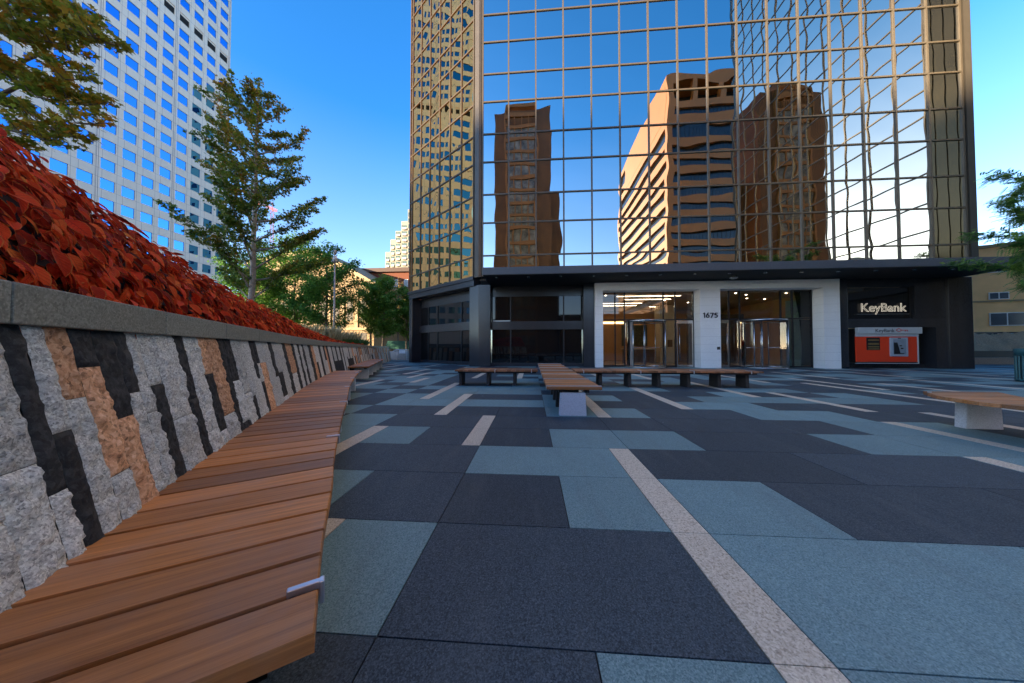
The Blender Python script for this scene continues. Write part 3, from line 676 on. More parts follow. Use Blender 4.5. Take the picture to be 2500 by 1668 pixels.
# cream tower with square windows, left
L0=empty('cream_grid_tower',(-82,50,0),'very tall cream stone tower with a grid of blue mirror windows','office building')
k=MB(); k.box(-122,-82,12,72.9,0,150); k.box(-121,-82.6,72.9,73.6,0,150); k.build('wall',M['panel'],L0)
k=MB(); PT=MB()
FT=Fr((-82,0,0),0); FT.e1=Vector((0,1,0)); FT.e2=Vector((1,0,0))
cols=[49.72+2.93*i for i in range(-12,8)]
rows=[54.61-3.84*12+3.84*i for i in range(0,36)]
rest=MB(); PR=random.Random(5)
for r in rows: k.box(12,72.9,0,.137,r+2.07,r+3.84,FT)
k.build('spandrel_band',M['panel'],L0)
for y in cols: PT.box(y-.95,y,0,.14,8,150,FT)
PT.box(cols[-1]+1.98,72.9,0,.14,8,150,FT); PT.build('wall_pier',M['panel'],L0)
for ci,y in enumerate(cols):
    for r in rows:
        if abs(r-77.65)<.1:
            k=MB(); k.box(y+.05,y+1.93,-.05,.012,r+.1,r+1.6,FT); k.build('louvre_window',M['b2void'],L0); continue
        big = y>49 and 34<r<77
        mb=MB() if big else rest
        pane(mb,FT,y,y+1.98,r,r+2.07,v=.012,n=4,amp=.0035,rnd=PR)
        if big: mb.build('window',M['g_blue'],L0)
o=rest.build('window',M['g_blue'],L0); tag(o,kind='stuff')
k=MB()
for y in [49.27-11.69*q for q in range(-2,4)]:
    k.box(y-.16,y-.10,.1,.145,8,150,FT); k.box(y+.10,y+.16,.1,.145,8,150,FT)
k.build('panel_joint',plain('brown_sealant',(.30,.20,.18),.7),L0)
# sandstone building with pediment
Gd=empty('sandstone_building',(-37,46.5,0),'sunlit golden sandstone building with a sloping cornice behind the trees','building')
FG=Fr((-25.6,46,0),R(177)); FG.e1=Vector((-.78,.039,0)); FG.e2=Vector((-.039,-.78,0)); FG.e3=Vector((0,0,.78))
k=MB(); k.box(0,30,-14,0,0,14.5,FG)
a=[(0,14.5),(30,14.5),(30,19.5),(20,22.5),(13,21.8)]; 
k.add([FG.p(x,0,y_) for x,y_ in a]+[FG.p(x,-14,y_) for x,y_ in a],[(4,3,2,1,0),(5,6,7,8,9)]+[(i,(i+1)%5,5+(i+1)%5,5+i) for i in range(5)]); k.build('wall',M['gold'],Gd)
k=MB(); 
for a,b in (((-.6,14.5),(13.2,22.2)),((13.2,22.2),(30,20))):
    n=14
    V=[FG.p(x,v,y_+dz) for v in (-14,.7) for dz in (-.35,.45) for x,y_ in (a,b)]
    k.add(V,[(0,1,3,2),(4,6,7,5),(0,4,5,1),(2,3,7,6),(0,2,6,4),(1,5,7,3)])
    for i in range(n):
        t=(i+.5)/n; x=a[0]+(b[0]-a[0])*t; y_=a[1]+(b[1]-a[1])*t; k.box(x-.16,x+.16,0,.55,y_-.95,y_-.36,FG)
k.box(-.2,30,0,.35,5.2,5.7,FG); k.build('cornice',M['goldtrim'],Gd)
for i in range(9):
    k=MB(); k.box(1.6+3.1*i,3.0+3.1*i,.01,.06,1.2,4.6,FG); k.build('window',M['goldwin'],Gd)
    k=MB(); k.box(1.6+3.1*i,3.0+3.1*i,.01,.06,7.2,11.4,FG); k.build('window',M['goldwin'],Gd)
k=MB()
for i in range(10): k.box(.35+3.1*i,.95+3.1*i,0,.3,5.7,13.9,FG)
k.build('pilaster',M['goldtrim'],Gd)
# red brick block
Bk=empty('red_brick_block',(-28,58,0),'red brick block with a dark cornice and rows of sash windows behind the street trees','building')
k=MB(); k.box(-35.5,-15,58,69,0,16.6); k.build('wall',M['brick'],Bk); k=MB(); k.box(-35.9,-14.6,57.4,69,16.6,17.4); k.build('cornice',plain('dark_brown_cornice',(.06,.03,.02),.7),Bk)
for q in range(5):
    for i in range(9):
        k=MB(); k.box(-34.4+2.1*i,-33.6+2.1*i,57.95,58.0,1.6+3.0*q,3.1+3.0*q); f_=k.build('window',M['winfr'],Bk)
        k=MB(); k.box(-34.33+2.1*i,-33.67+2.1*i,57.93,57.95,1.67+3.0*q,3.03+3.0*q); q_=k.build('pane',M['wingl']); q_.parent=f_; q_.location=-Bk.location
# office block hidden behind the gold tower, mirrored in the cream tower
Ob=empty('buff_office_block',(-33,130,0),'buff office block hidden behind the gold tower and mirrored in the cream tower windows','office building')
k=MB(); k.box(-45,-21,112,150,0,112); k.build('wall',plain('buff_panel',(.80,.62,.34),.7,0,.06),Ob)
k=MB()
for q in range(26):
    for i in range(9): k.box(-21,-20.95,114+4*i,116+4*i,4+4*q,6+4*q)
    for i in range(6): k.box(-44+4*i,-42.4+4*i,111.95,112,4+4*q,5.6+4*q)
o=k.build('window',M['b2glass'],Ob); tag(o,kind='stuff')
# pale residential tower
Hr=empty('pale_residential_tower',(-66,144,0),'pale residential high-rise with stepped white balconies far behind the brick block','apartment building')
steps=[(-74.5,-71.5,50),(-71.5,-68.5,56),(-68.5,-65.2,60),(-65.2,-61.5,64.5),(-61.5,-52,70)]
k=MB()
for i,(a,b,h) in enumerate(steps): k.box(a,b,144-.8*i,160,0,h)
k.build('wall',M['hr'],Hr)
for i,(a,b,h) in enumerate(steps):
    gl_=MB()
    f=144-.8*i
    zz=30
    while zz<h-2:
        bl=MB(); bl.box(a+.9,b-.6,f-1.0,f,zz,zz+.25); bl.box(a+.9,b-.6,f-1.0,f-.94,zz+.249,zz+1.1); bl.build('balcony',M['hrw'],Hr)
        gl_.box(a+.25,a+.8,f-.06,f-.005,zz+.4,zz+2.5); gl_.box(a+1.0,b-.7,f-.05,f-.004,zz+.3,zz+2.4); zz+=3.0
    gl_.build('glazing',M['hrg'],Hr)
# crane
Cr=empty('tower_crane',(-193.7,205,0),'distant red and white tower crane rising behind the maple','crane')
k=MB()
def latt(a,b,s,n,mb):
    a=Vector(a);b=Vector(b); d=(b-a).normalized(); x=d.orthogonal().normalized(); y=d.cross(x)
    cs=[x*s+y*s,x*-s+y*s,x*-s-y*s,x*s-y*s]
    for c in cs: mb.tube([a+c,b+c],.16,4)
    for i in range(n):
        for q in range(4): mb.tube([a.lerp(b,i/n)+cs[q],a.lerp(b,(i+1)/n)+cs[(q+1)%4]],.10,4,cap=False)
latt((-193.7,205,60),(-193.7,205,104),.9,14,k); k.build('mast',M['redcrane'],Cr)
k=MB(); latt((-190,205,103.5),(-212,204,113.5),.6,12,k); k.tube([(-193.7,205,110),(-204,204.5,110.5)],.08,4); k.tube([(-193.7,205,103),(-193.7,205,110)],.25,4); k.build('jib',M['redcrane'],Cr)
# tan building right
Tn=empty('tan_brick_building',(38,27.4,0),'tan brick building with white framed windows beyond the right end of the tower','building')
FTn=Fr((35.6,27.2,0),R(-18.4)); 
FTn.e1=Vector((.949,-.316,0)); FTn.e2=Vector((-.316,-.949,0)); FTn.o=Vector((35.6,28.0,0))
k=MB(); k.box(-4,22,-10,0,0,9.5,FTn); k.box(4.6,6.4,-4,-2,9.5,10.3,FTn); k.build('wall',M['tan'],Tn)
k=MB(); k.box(-4.1,22.1,-10,.12,9.5,9.75,FTn); k.box(-4.05,22.1,0,.08,4.95,5.08,FTn); k.build('stone_band',M['goldtrim'],Tn)
for i in range(6):
    for z0,z1,wd in ((7.4,8.1,1.0),(5.15,5.75,1.1),(2.95,4.05,1.9)):
        u=2.6+2.9*i
        k=MB(); k.box(u,u+wd,.0,.05,z0,z1,FTn); f_=k.build('window',M['winfr'],Tn)
        k=MB(); k.box(u+.06,u+wd/2-.04,.05,.06,z0+.06,z1-.06,FTn); k.box(u+wd/2+.04,u+wd-.06,.05,.06,z0+.06,z1-.06,FTn); q=k.build('pane',M['wingl']); q.parent=f_; q.location=-Tn.location
k=MB(); 
for i in range(30): k.box(1.2+.5*i,1.45+.5*i,.9,.95,1.95,2.25,FTn,mi=0)
k.box(1.2,16,.05,.9,2.25,2.3,FTn); k.build('awning_valance',M['winfr'],Tn)
k=MB(); k.box(.4,1.1,0,.6,1.8,2.5,FTn); k.build('wall_box',M['steel_dk'],Tn)
# planted mound on the right with granite kerb
md=empty('raised_planter',(34,23,0),'raised planter with brown mulch mound and low granite edge right of the tower','planter')
k=MB(); k.box(27.0,46,22.3,22.8,0,.46); k.build('granite_edge',granite('brown_granite_edge',(.20,.13,.09),(.44,.29,.20),(.58,.42,.31),60,.7),md,bevel=.01)
k=MB(); k.box(27.0,46,22.9,23.1,.3,.92); k.build('dark_edging',M['steel_dk'],md)
nx,ny=40,12; V=[];Fq=[]
for j in range(ny+1):
    for i in range(nx+1):
        t=j/ny; V.append((27+19*i/nx,23.1+3.2*t,.9+1.35*math.sin(t*PI/2)+.10*random.gauss(0,1)*(t>.05)))
for j in range(ny):
    for i in range(nx): q=j*(nx+1)+i; Fq.append((q,q+1,q+nx+2,q+nx+1))
npmesh('mulch_mound',V,np.array(Fq),M['mulch'],parent=md,tint=rng.random(len(Fq)))
k=MB(); k.box(28,46,26.4,26.6,1.2,2.42); k.build('back_wall',M['steel_dk'],md)

# ------------------------------------------------------------------ curved planter wall
Lp=np.array([(-.25,-.9),(-.72,-.2),(-1.08,.32),(-1.304,.648),(-1.41,.826),(-1.537,1.032),(-1.664,1.21),(-1.92,1.61),(-2.19,2.05),(-2.42,2.42),(-2.84,3.13),(-3.85,4.75),(-5.40,7.58),(-6.42,9.9),(-9.28,16.4),(-12.9,26)])
P_=Lp
for _ in range(3):
    Q=[P_[0]]
    for a,b in zip(P_[:-1],P_[1:]): Q+=[a*.75+b*.25,a*.25+b*.75]
    Q.append(P_[-1]); P_=np.array(Q)
sg=np.r_[0,np.cumsum(np.hypot(*np.diff(P_,axis=0).T))]; STOT=sg[-1]
def pth(s):
    f=lambda q:np.array([np.interp(q,sg,P_[:,0]),np.interp(q,sg,P_[:,1])])
    t=f(min(s+.15,STOT))-f(max(s-.15,0)); t=t/np.hypot(*t); return f(s),t,np.array([-t[1],t[0]])
def ztop(s): return 1.19-.05*min(1,max(0,(s-4)/20))
BAT=.205
pw_=empty('planter_wall',(-4.5,6,0),'curved leaning wall of grey, black and pink rough granite blocks with a grey coping','wall')
PR=random.Random(21)
near=[(1.93,2.055,'g.55g'),(2.055,2.12,'k.69g'),(2.12,2.195,'g.46k'),(2.195,2.29,'p.33g'),(2.29,2.405,'k.19p.74g'),(2.405,2.525,'k.48p'),(2.525,2.61,'k.36g'),(2.61,2.695,'g.5g'),(2.695,2.80,'g.34k'),(2.80,3.005,'g.6g'),(3.005,3.115,'k.5k'),(3.115,3.285,'g.8g'),(3.285,3.40,'p.33k.85g'),(3.40,3.59,'p.74g'),(3.59,3.705,'k'),(3.705,3.86,'k.45g.9k'),(3.86,4.05,'g.62g'),(4.05,4.15,'g.68k'),(4.15,4.295,'g'),(4.295,4.40,'k.50g'),(4.40,4.495,'k.3g.55k'),(4.495,4.70,'g.3p'),(4.70,4.94,'g'),(4.94,5.105,'k.55g'),(5.105,5.35,'g.5k.9g'),(5.35,5.64,'g'),(5.64,5.875,'k'),(5.875,6.255,'p.6g'),(6.255,6.45,'k')]
colsW=[]; s=1.2
while s<1.93: e=min(1.93,s+PR.uniform(.1,.2)); colsW.append((s,e,PR.choice(['g','g.5g','g.7g']))); s=e
colsW+=near; s=6.45; flip=False
while s<STOT-.05:
    flip=not flip
    wv=PR.uniform(.2,.45) if flip else PR.uniform(.12,.26); e=min(STOT,s+wv)
    colsW.append((s,e,PR.choice(['g','g.5g','p.5g','g.6k','g','p','g.4p']) if flip else PR.choice(['k','k','k.5g','g.5k','k.7k']))); s=e
VV=[];FF=[];MI=[];TT=[]; nv=0
hn=rng.normal(0,1,(64,64))
def vnoise(x,y):
    xi=np.floor(x).astype(int);yi=np.floor(y).astype(int);fx=x-xi;fy=y-yi; fx=fx*fx*(3-2*fx);fy=fy*fy*(3-2*fy)
    g=lambda a,b:hn[a%64,b%64]
    return (g(xi,yi)*(1-fx)+g(xi+1,yi)*fx)*(1-fy)+(g(xi,yi+1)*(1-fx)+g(xi+1,yi+1)*fx)*fy
def parse(c):
    out=[];i=0;cur=0.0
    while i<len(c):
        ch=c[i];j=i+1
        while j<len(c) and (c[j]=='.' or c[j].isdigit()): j+=1
        e=float(c[i+1:j]) if j>i+1 else 1.0
        out.append((ch,cur,e)); cur=e; i=j
    return out
for s0,s1,code in colsW:
    for ch,a,b in parse(code):
        zt=ztop(s0); zb=.0
        span=zt-.45
        z1=zt-a*span; z0=zt-b*span if b<1 else zb
        d=max(1,s0-1.2)
        res=.011 if s0<4 else (.03 if s0<8 else .07)
        ns=max(2,int((s1-s0)/res)); nz=max(3,int((z1-z0)/res))
        g_=.0006; ss,zz=np.meshgrid(np.linspace(s0+g_,s1-g_,ns+1),np.linspace(z0+g_,z1-g_,nz+1))
        ex=np.minimum(ss-s0,s1-ss)/ .018; ez=np.minimum(zz-z0,z1-zz)/.018
        pil=np.clip(np.minimum(ex,ez),0,1); pil=np.sqrt(pil)
        base={'g':.013,'p':.012,'k':.011}[ch]*PR.uniform(.7,1.3)
        ro={'g':.010,'p':.010,'k':.006}[ch]
        off=PR.uniform(0,50)
        h=base*pil+ro*(.30*vnoise(ss*16+off,zz*13+off)+.5*vnoise(ss*40+off,zz*34)+.35*vnoise(ss*85,zz*80+off))*pil
        # ragged vertical edges
        if ch!='k':
            jit=.0012*vnoise(zz*14+off,zz*0+off)
            ss=ss+jit*(1-np.clip(ex,0,1))
        ii=[pth(x)  for x in np.linspace(s0,s1,ns+1)]
        p0=np.array([q[0] for q in ii]); nn=np.array([q[2] for q in ii]); tt=np.array([q[1] for q in ii])
        ds=(ss-np.linspace(s0,s1,ns+1)[None,:])
        back=(zz-.48)*BAT-h
        X=p0[None,:,0]+nn[None,:,0]*back+tt[None,:,0]*ds; Y=p0[None,:,1]+nn[None,:,1]*back+tt[None,:,1]*ds
        VV.append(np.stack([X,Y,zz],-1).reshape(-1,3))
        q=(np.arange(nz)[:,None]*(ns+1)+np.arange(ns)[None,:]).ravel()+nv
        FF.append(np.stack([q,q+1,q+ns+2,q+ns+1],-1)); MI.append(np.full(len(q),'gpk'.index(ch))); TT.append(np.full(len(q),PR.random()))
        nv+=(ns+1)*(nz+1)
npmesh('rough_stone_face',np.concatenate(VV),np.concatenate(FF)[:,::-1],[M['g_grey'],M['g_pink'],M['g_black']],np.concatenate(TT),pw_,np.concatenate(MI),True)
# coping blocks
cp=MB(); s=1.2+.03
while s<STOT-.1:
    e=min(s+.82,STOT); n=4
    V=[]
    for i in range(n+1):
        q=s+.0025+(e-s-.005)*i/n; p,t,nn=pth(q); zt=ztop(q); b0=(zt-.48)*BAT-.035
        for bk,zz in ((b0,zt),(b0,zt+.122),(b0+.40,zt+.122),(b0+.40,zt)): V.append((p[0]+nn[0]*bk,p[1]+nn[1]*bk,zz))
    Fq=[]
    for i in range(n):
        for k in range(4): Fq.append((4*i+k,4*i+(k+1)%4,4*i+4+(k+1)%4,4*i+4+k))
    Fq+=[(3,2,1,0),(4*n,4*n+1,4*n+2,4*n+3)]
    cp.add(V,Fq,0,PR.random()); s=e
cp.build('coping',M['coping'],pw_,bevel=.004)
# backing behind the stones
bk=MB(); V=[];n=90
for i in range(n+1):
    p,t,nn=pth(1.2+(STOT-1.2)*i/n)
    for a,zz in ((0.02-.48*BAT+.03,0),((ztop(10)-.48)*BAT+.03,1.16)): V.append((p[0]+nn[0]*a,p[1]+nn[1]*a,zz))
bk.add(V,[(2*i,2*i+1,2*i+3,2*i+2) for i in range(n)]); bk.build('mortar_backing',M['g_black'],pw_)

# ------------------------------------------------------------------ planting bed
def crest(s): return float(np.interp(s,[0,2.6,3.26,4.4,5.7,8.3,11.4,14.3,17,30],[2.66,2.60,2.43,2.27,2.14,2.07,1.82,1.50,1.33,1.27]))
def bedz(s,o):                       # height of the planted surface, o = metres behind the coping face
    c=crest(s); z0=ztop(s)+.12
    return z0+(c-.18-z0)*min(1,max(0,o-.12)/.65)**.72+ max(0,o-.9)*.03
bd=MB(); V=[]; ns=80; OO=[.22,.4,.6,.8,1.1,1.6,2.4,4,8,16]
for i in range(ns+1):
    s=1.2+(STOT-1.2)*i/ns; p,t,nn=pth(s); b0=(ztop(s)-.48)*BAT
    for o in OO: V.append((p[0]+nn[0]*(b0+o),p[1]+nn[1]*(b0+o),bedz(s,o)-.14 if o<7 else (1.6 if o<10 else 1.2)))
m_=len(OO); bd.add(V,[(i*m_+k,(i+1)*m_+k,(i+1)*m_+k+1,i*m_+k+1) for i in range(ns) for k in range(m_-1)],smooth=True)
o=bd.build('planting_soil',M['soil']); tag(o,kind='structure')
# coleus leaves: a pointed, folded, drooping blade
def leafshape(n=5):
    t=np.linspace(0,1,n+1); wd=np.sin(np.pi*np.clip(t*.92+.04,0,1))**.75*.36*(1-.35*t); wd[0]=.06; wd[-1]=.0
    return t,wd
tl_,wl=leafshape()
def leaves(P,D,N,L,curl,tint):       # P base, D direction, N normal, L length
    n=len(P); k=len(tl_); Sx=np.cross(N,D); Sx/=np.linalg.norm(Sx,axis=1)[:,None]
    V=np.zeros((n,k,3,3))
    for i,(t,wd) in enumerate(zip(tl_,wl)):
        c=P+D*(L*t)[:,None]-N*(L*curl*t*t)[:,None]
        V[:,i,0]=c-Sx*(L*wd)[:,None]+N*(L*wd*.30)[:,None]; V[:,i,1]=c; V[:,i,2]=c+Sx*(L*wd)[:,None]+N*(L*wd*.30)[:,None]
    F=[]
    for i in range(k-1):
        for j in (0,1): F.append((i*3+j,i*3+j+1,i*3+3+j+1,i*3+3+j))
    F=np.array(F)[None]+(np.arange(n)*k*3)[:,None,None]
    return V.reshape(-1,3),F.reshape(-1,4),np.repeat(tint,len(F[0]))
N_=24000
u=rng.random(N_); sv=1.25+16.6*u**1.35; ov=.10+2.1*rng.random(N_)**1.5
PP=np.zeros((N_,3));DD=np.zeros((N_,3));NN=np.zeros((N_,3))
for i in range(N_):
    s=sv[i];o=ov[i]; p,t,nn=pth(s); b0=(ztop(s)-.48)*BAT
    slope=(bedz(s,o+.08)-bedz(s,o-.05))/.13
    nx=np.array([-nn[0]*slope,-nn[1]*slope,1.0]); nx/=np.linalg.norm(nx)
    layer=rng.random()
    PP[i]=(p[0]+nn[0]*(b0+o),p[1]+nn[1]*(b0+o),bedz(s,o)-.19+.24*layer)
    dn=np.array([-nn[0],-nn[1],-slope*.75-.15]); dn/=np.linalg.norm(dn)
    d=dn+np.array([t[0],t[1],0])*rng.normal(.25,.75)+rng.normal(0,.25,3); d/=np.linalg.norm(d)
    n0=nx+rng.normal(0,.28,3); n0=n0-d*n0.dot(d); n0/=np.linalg.norm(n0)
    DD[i]=d;NN[i]=n0
Ls=rng.uniform(.042,.115,N_)*np.where(rng.random(N_)<.12,1.25,1.0); 
V,F,t_=leaves(PP,DD,NN,Ls,rng.uniform(.1,.45,N_),np.clip(rng.beta(1.6,1.8,N_),0,1))
uvl=np.zeros((len(tl_),3,2)); uvl[:,:,0]=np.array([-1,0,1])[None,:]; uvl[:,:,1]=tl_[:,None]
o=npmesh('red_coleus_bed',V,F,M['coleus'],t_,smooth=True,uv=np.tile(uvl.reshape(-1,2),(N_,1))); tag(o,'dense bed of red orange coleus leaves spilling over the planter coping','plants',kind='stuff')
# plume grass clump behind the coleus
def grassclump(name,c,rad,h,n,mat,label,lean=.25):
    V=[];F=[];T_=[]
    for i in range(n):
        a=random.uniform(0,6.28); r=rad*math.sqrt(random.random()); x=c[0]+r*math.cos(a); y=c[1]+r*math.sin(a); hh=h*random.uniform(.6,1.1)
        dx,dy=random.gauss(0,lean),random.gauss(0,lean); w=.014
        b=len(V); 
        for t,ww in ((0,w),(.45,w),(.75,w*2.0),(1,.004)):
            px_,py_=x+dx*t*t*hh,y+dy*t*t*hh
            V+=[(px_-ww,py_,c[2]+hh*t),(px_+ww,py_,c[2]+hh*t)]
        for k in range(3): F.append((b+2*k,b+2*k+1,b+2*k+3,b+2*k+2)); T_.append(random.random())
    o=npmesh(name,V,np.array(F),mat,T_); tag(o,label,'grass'); return o
grassclump('plume_grass',(-12.3,15.6,1.2),1.5,1.15,900,M['grass'],'pale dry plume grass clump beyond the red coleus bed')
grassclump('plume_grass',(-13.0,18.6,1.15),1.5,1.05,800,M['grass'],'farther pale plume grass near the grey lamp post')
grassclump('blade_grass',(-11.2,17.6,1.1),.9,.55,700,M['grassg'],'low green grass tuft at the far end of the coleus bed',.4)

# ------------------------------------------------------------------ benches
SEAT=.48
def bench_curved(s0,s1,label,clips,legs):
    p,t,nn=pth((s0+s1)/2)
    root=empty('wooden_bench',(p[0],p[1],0),label,'bench','slatted benches on the plaza')
    wd=MB(); n=round((s1-s0)/.155); st_=(s1-s0)/n
    for i in range(n):
        a=s0+st_*i+.0085; b=s0+st_*(i+1)-.0085
        pts=[]
        for q,off in ((a,.012),(b,.012),(b,-.67),(a,-.67)):
            pp,t,nn=pth(q); pts.append((pp[0]+nn[0]*off*1.0,pp[1]+nn[1]*off))
        z0,z1=SEAT-.045,SEAT+random.uniform(-.0015,.0015); bv=.004
        cx=sum(x for x,_ in pts)/4; cy=sum(y for _,y in pts)/4
        ins=[(x+(cx-x)*.012,y+(cy-y)*.012) for x,y in pts]
        pp,t,nn=pth((a+b)/2)
        def uvof(x,y): return ((x-cx)*nn[0]+(y-cy)*nn[1], (x-cx)*t[0]+(y-cy)*t[1])
        V=[(x,y,z0) for x,y in pts]+[(x,y,z1-bv) for x,y in pts]+[(x,y,z1) for x,y in ins]
        Fq=[(0,1,2,3),(8,11,10,9)]+[(k,k+4,(k+1)%4+4,(k+1)%4) for k in range(4)]+[(k+4,k+8,(k+1)%4+8,(k+1)%4+4) for k in range(4)]
        uv=[uvof(v[0],v[1]) for v in V]
        uv=[(a_+ (v[2]-SEAT if k_<4 else 0),b_+(v[2]-SEAT)) for k_,((a_,b_),v) in enumerate(zip(uv,V))]
        wd.add(V,[f[::-1] for f in Fq],0,random.random(),uvs=uv)
    wd.build('seat',M['wood_uv'],root)
    for q in legs:
        pp,t,nn=pth(q); m=MB()
        f=Fr((pp[0],pp[1],0)); f.e1=Vector((nn[0],nn[1],0)); f.e2=Vector((t[0],t[1],0))
        m.box(-.60,-.12,-.05,.05,0,SEAT-.10,f); m.build('leg',M['legstone'],root,bevel=.008)
    m=MB()
    for off in (-.14,-.55):
        V=[];k=24
        for i in range(k+1):
            pp,t,nn=pth(s0+.06+(s1-s0-.12)*i/k)
            for o2,zz in ((off-.03,SEAT-.10),(off+.03,SEAT-.10),(off+.03,SEAT-.047),(off-.03,SEAT-.047)): V.append((pp[0]+nn[0]*o2,pp[1]+nn[1]*o2,zz))
        m.add(V,[(4*i+a,4*i+(a+1)%4,4*i+4+(a+1)%4,4*i+4+a) for i in range(k) for a in range(4)])
    m.build('seat_frame',M['steel_dk'],root)
    for q in clips:
        pp,t,nn=pth(q); f=Fr((pp[0],pp[1],0)); f.e1=Vector((-nn[0],-nn[1],0)); f.e2=Vector((t[0],t[1],0))
        m=MB(); m.box(.60,.682,-.008,.008,SEAT-.01,SEAT+.011,f); m.box(.672,.684,-.012,.012,SEAT-.05,SEAT+.0108,f); m.build('metal_stop',M['alu'],root,bevel=.003)
bench_curved(1.40,10.3,'long curved hardwood bench hugging the rough granite wall in the foreground',[1.57,3.13,4.68,6.24,7.8,9.35],[2.6,4.0,5.2,6.4,7.9,9.4])
bench_curved(12.2,19.6,'farther curved bench against the far end of the granite wall',[13.9,15.5,17.1,18.7],[12.9,14.4,15.9,17.4,18.9])
def bench_straight(x0,x1,y0,y1,along,label,stops,legs,mat,full=False,pitch=.125):
    c=((x0+x1)/2,(y0+y1)/2,0)
    root=empty('wooden_bench',c,label,'bench','slatted benches on the plaza')
    wd=MB(); L=(y1-y0) if along=='y' else (x1-x0); n=round(L/pitch); p=L/n
    for i in range(n):
        a=p*i+.005;b=p*(i+1)-.005; dz=random.uniform(-.002,.002)
        if along=='y': wd.box(x0,x1,y0+a,y0+b,SEAT-.048,SEAT+dz)
        else: wd.box(x0+a,x0+b,y0,y1,SEAT-.048,SEAT+dz)
    wd.build('seat',mat,root,bevel=.003)
    m=MB()
    if along=='y':
        for x in (x0+.2,x1-.26): m.box(x,x+.06,y0+.05,y1-.05,SEAT-.10,SEAT-.05)
    else:
        for y in (y0+.18,y1-.24): m.box(x0+.05,x1-.05,y,y+.06,SEAT-.10,SEAT-.05)
    m.build('seat_frame',M['steel_dk'],root)
    for q in legs:
        m=MB()
        if along=='y':
            cx=(x0+x1)/2-.02; m.prism([(cx-.225,q),(cx+.225,q),(cx+.225,q+.10),(cx-.225,q+.10)],0,SEAT-.101,top=[(cx-.205,q),(cx+.205,q),(cx+.205,q+.10),(cx-.205,q+.10)])
        else:
            cy=(y0+y1)/2; m.prism([(q-.045,cy-.225),(q+.045,cy-.225),(q+.045,cy+.225),(q-.045,cy+.225)],0,SEAT-.101,top=[(q-.045,cy-.205),(q+.045,cy-.205),(q+.045,cy+.205),(q-.045,cy+.205)])
        m.build('leg',M['legstone'] if (along=='y' and q<5) else M['leg_dk'],root,bevel=.008)  # long bench's rear legs darkened for shade under the seat; cross bench legs dark stone
    for q in stops:
        m=MB()
        if along=='y': m.box(x0-.006,x1+.006,q-.009,q+.009,SEAT-.03,SEAT+.016); m.box(x0-.012,x0-.006,q-.012,q+.012,SEAT-.07,SEAT+.014); m.box(x1+.006,x1+.012,q-.012,q+.012,SEAT-.07,SEAT+.014)
        else:
            m.box(q-.009,q+.009,y0-.01,y0+.22,SEAT-.03,SEAT+.016); m.box(q-.012,q+.012,y0-.018,y0-.01,SEAT-.07,SEAT+.014)
        m.build('metal_stop',M['alu'],root)
    return root
bench_straight(.24,1.14,4.90,11.95,'y','hardwood bench running from the viewer towards the entrance, grey granite leg in front',[4.99+1.157*i for i in range(7)],[4.93]+[5.65+.748*i for i in range(8)],M['wood_x'])
bench_straight(-2.27,.16,8.50,9.42,'x','dark wood cross bench left of the centre bench',[-1.08,-.02],[-2.15,-1.32,-.52],M['wood_y'])
bench_straight(1.22,6.28,8.45,9.37,'x','dark wood cross bench right of the centre bench, in front of the doors',[1.45,3.02,4.45,5.95],[1.98,2.80,3.62,4.44,5.27,6.02],M['wood_y'])
# right hand bench
rb=empty('wooden_bench',(6.2,4.0,0),'hardwood bench cut by the right edge, on one wide granite leg','bench','slatted benches on the plaza')
wd=MB(); y=4.80; edge=[(5.80,4.80),(5.42,4.34),(5.32,3.9),(5.42,3.4),(5.7,2.6)]
ey=[e[1] for e in edge][::-1]; exx=[e[0] for e in edge][::-1]
i=0
while y>2.4:
    a=y-.142; xl0=np.interp(y,ey,exx); xl1=np.interp(a,ey,exx)
    wd.prism([(xl0,y),(xl0+.98,y-.02),(xl1+.98,a-.02),(xl1,a)],SEAT-.048,SEAT+random.uniform(-.002,.002)); y-=.150
wd.build('seat',M['wood_x'],rb,bevel=.003)
m=MB(); m.prism([(6.0,4.55),(6.07,4.55),(5.75,2.6),(5.68,2.6)],SEAT-.1,SEAT-.05); m.prism([(6.45,4.5),(6.52,4.5),(6.4,2.6),(6.33,2.6)],SEAT-.1,SEAT-.05); m.build('seat_frame',M['steel_dk'],rb)
m=MB(); m.prism([(6.0,4.52),(6.44,4.50),(6.44,4.62),(6.0,4.64)],0,SEAT-.101,top=[(6.02,4.52),(6.42,4.50),(6.42,4.62),(6.02,4.64)]); m.build('leg',M['legstone'],rb,bevel=.008)
m=MB(); m.prism([(5.55,2.9),(5.99,2.86),(5.99,2.98),(5.55,3.02)],0,SEAT-.101); m.build('leg',M['legstone'],rb,bevel=.008)
m=MB(); m.box(5.69,5.71,4.63,4.66,SEAT-.06,SEAT+.015); m.build('metal_stop',M['alu'],rb)

# ------------------------------------------------------------------ small street furniture
tb=empty('litter_bin',(16.55,10.9,0),'teal green slatted steel litter bin at the right edge','bin')
m=MB(); cc=(16.55,10.9,0); m.lathe([(0,.06),(.27,.06),(.28,.1),(.28,.86),(.0,.86)],cc,24); m.build('liner',plain('dark_bin_liner',(.02,.05,.055),.6),tb)
m=MB()
for i in range(22):
    a=2*PI*i/22; x,y=cc[0]+.315*math.cos(a),cc[1]+.315*math.sin(a); m.tube([(x,y,.05),(x,y,.9)],.022,4)
m.build('slats',M['trash'],tb)
m=MB(); m.lathe([(.28,.86),(.34,.86),(.345,1.08),(.30,1.10),(.15,1.10),(.15,1.06),(.28,1.04)],cc,24); m.lathe([(.27,.02),(.335,.02),(.335,.08),(.27,.08)],cc,24); m.build('hood',M['trash'],tb)
lp=empty('lamp_post',(-12.03,17.1,0),'thin grey lamp post with a white lantern beyond the coleus bed','street lamp')
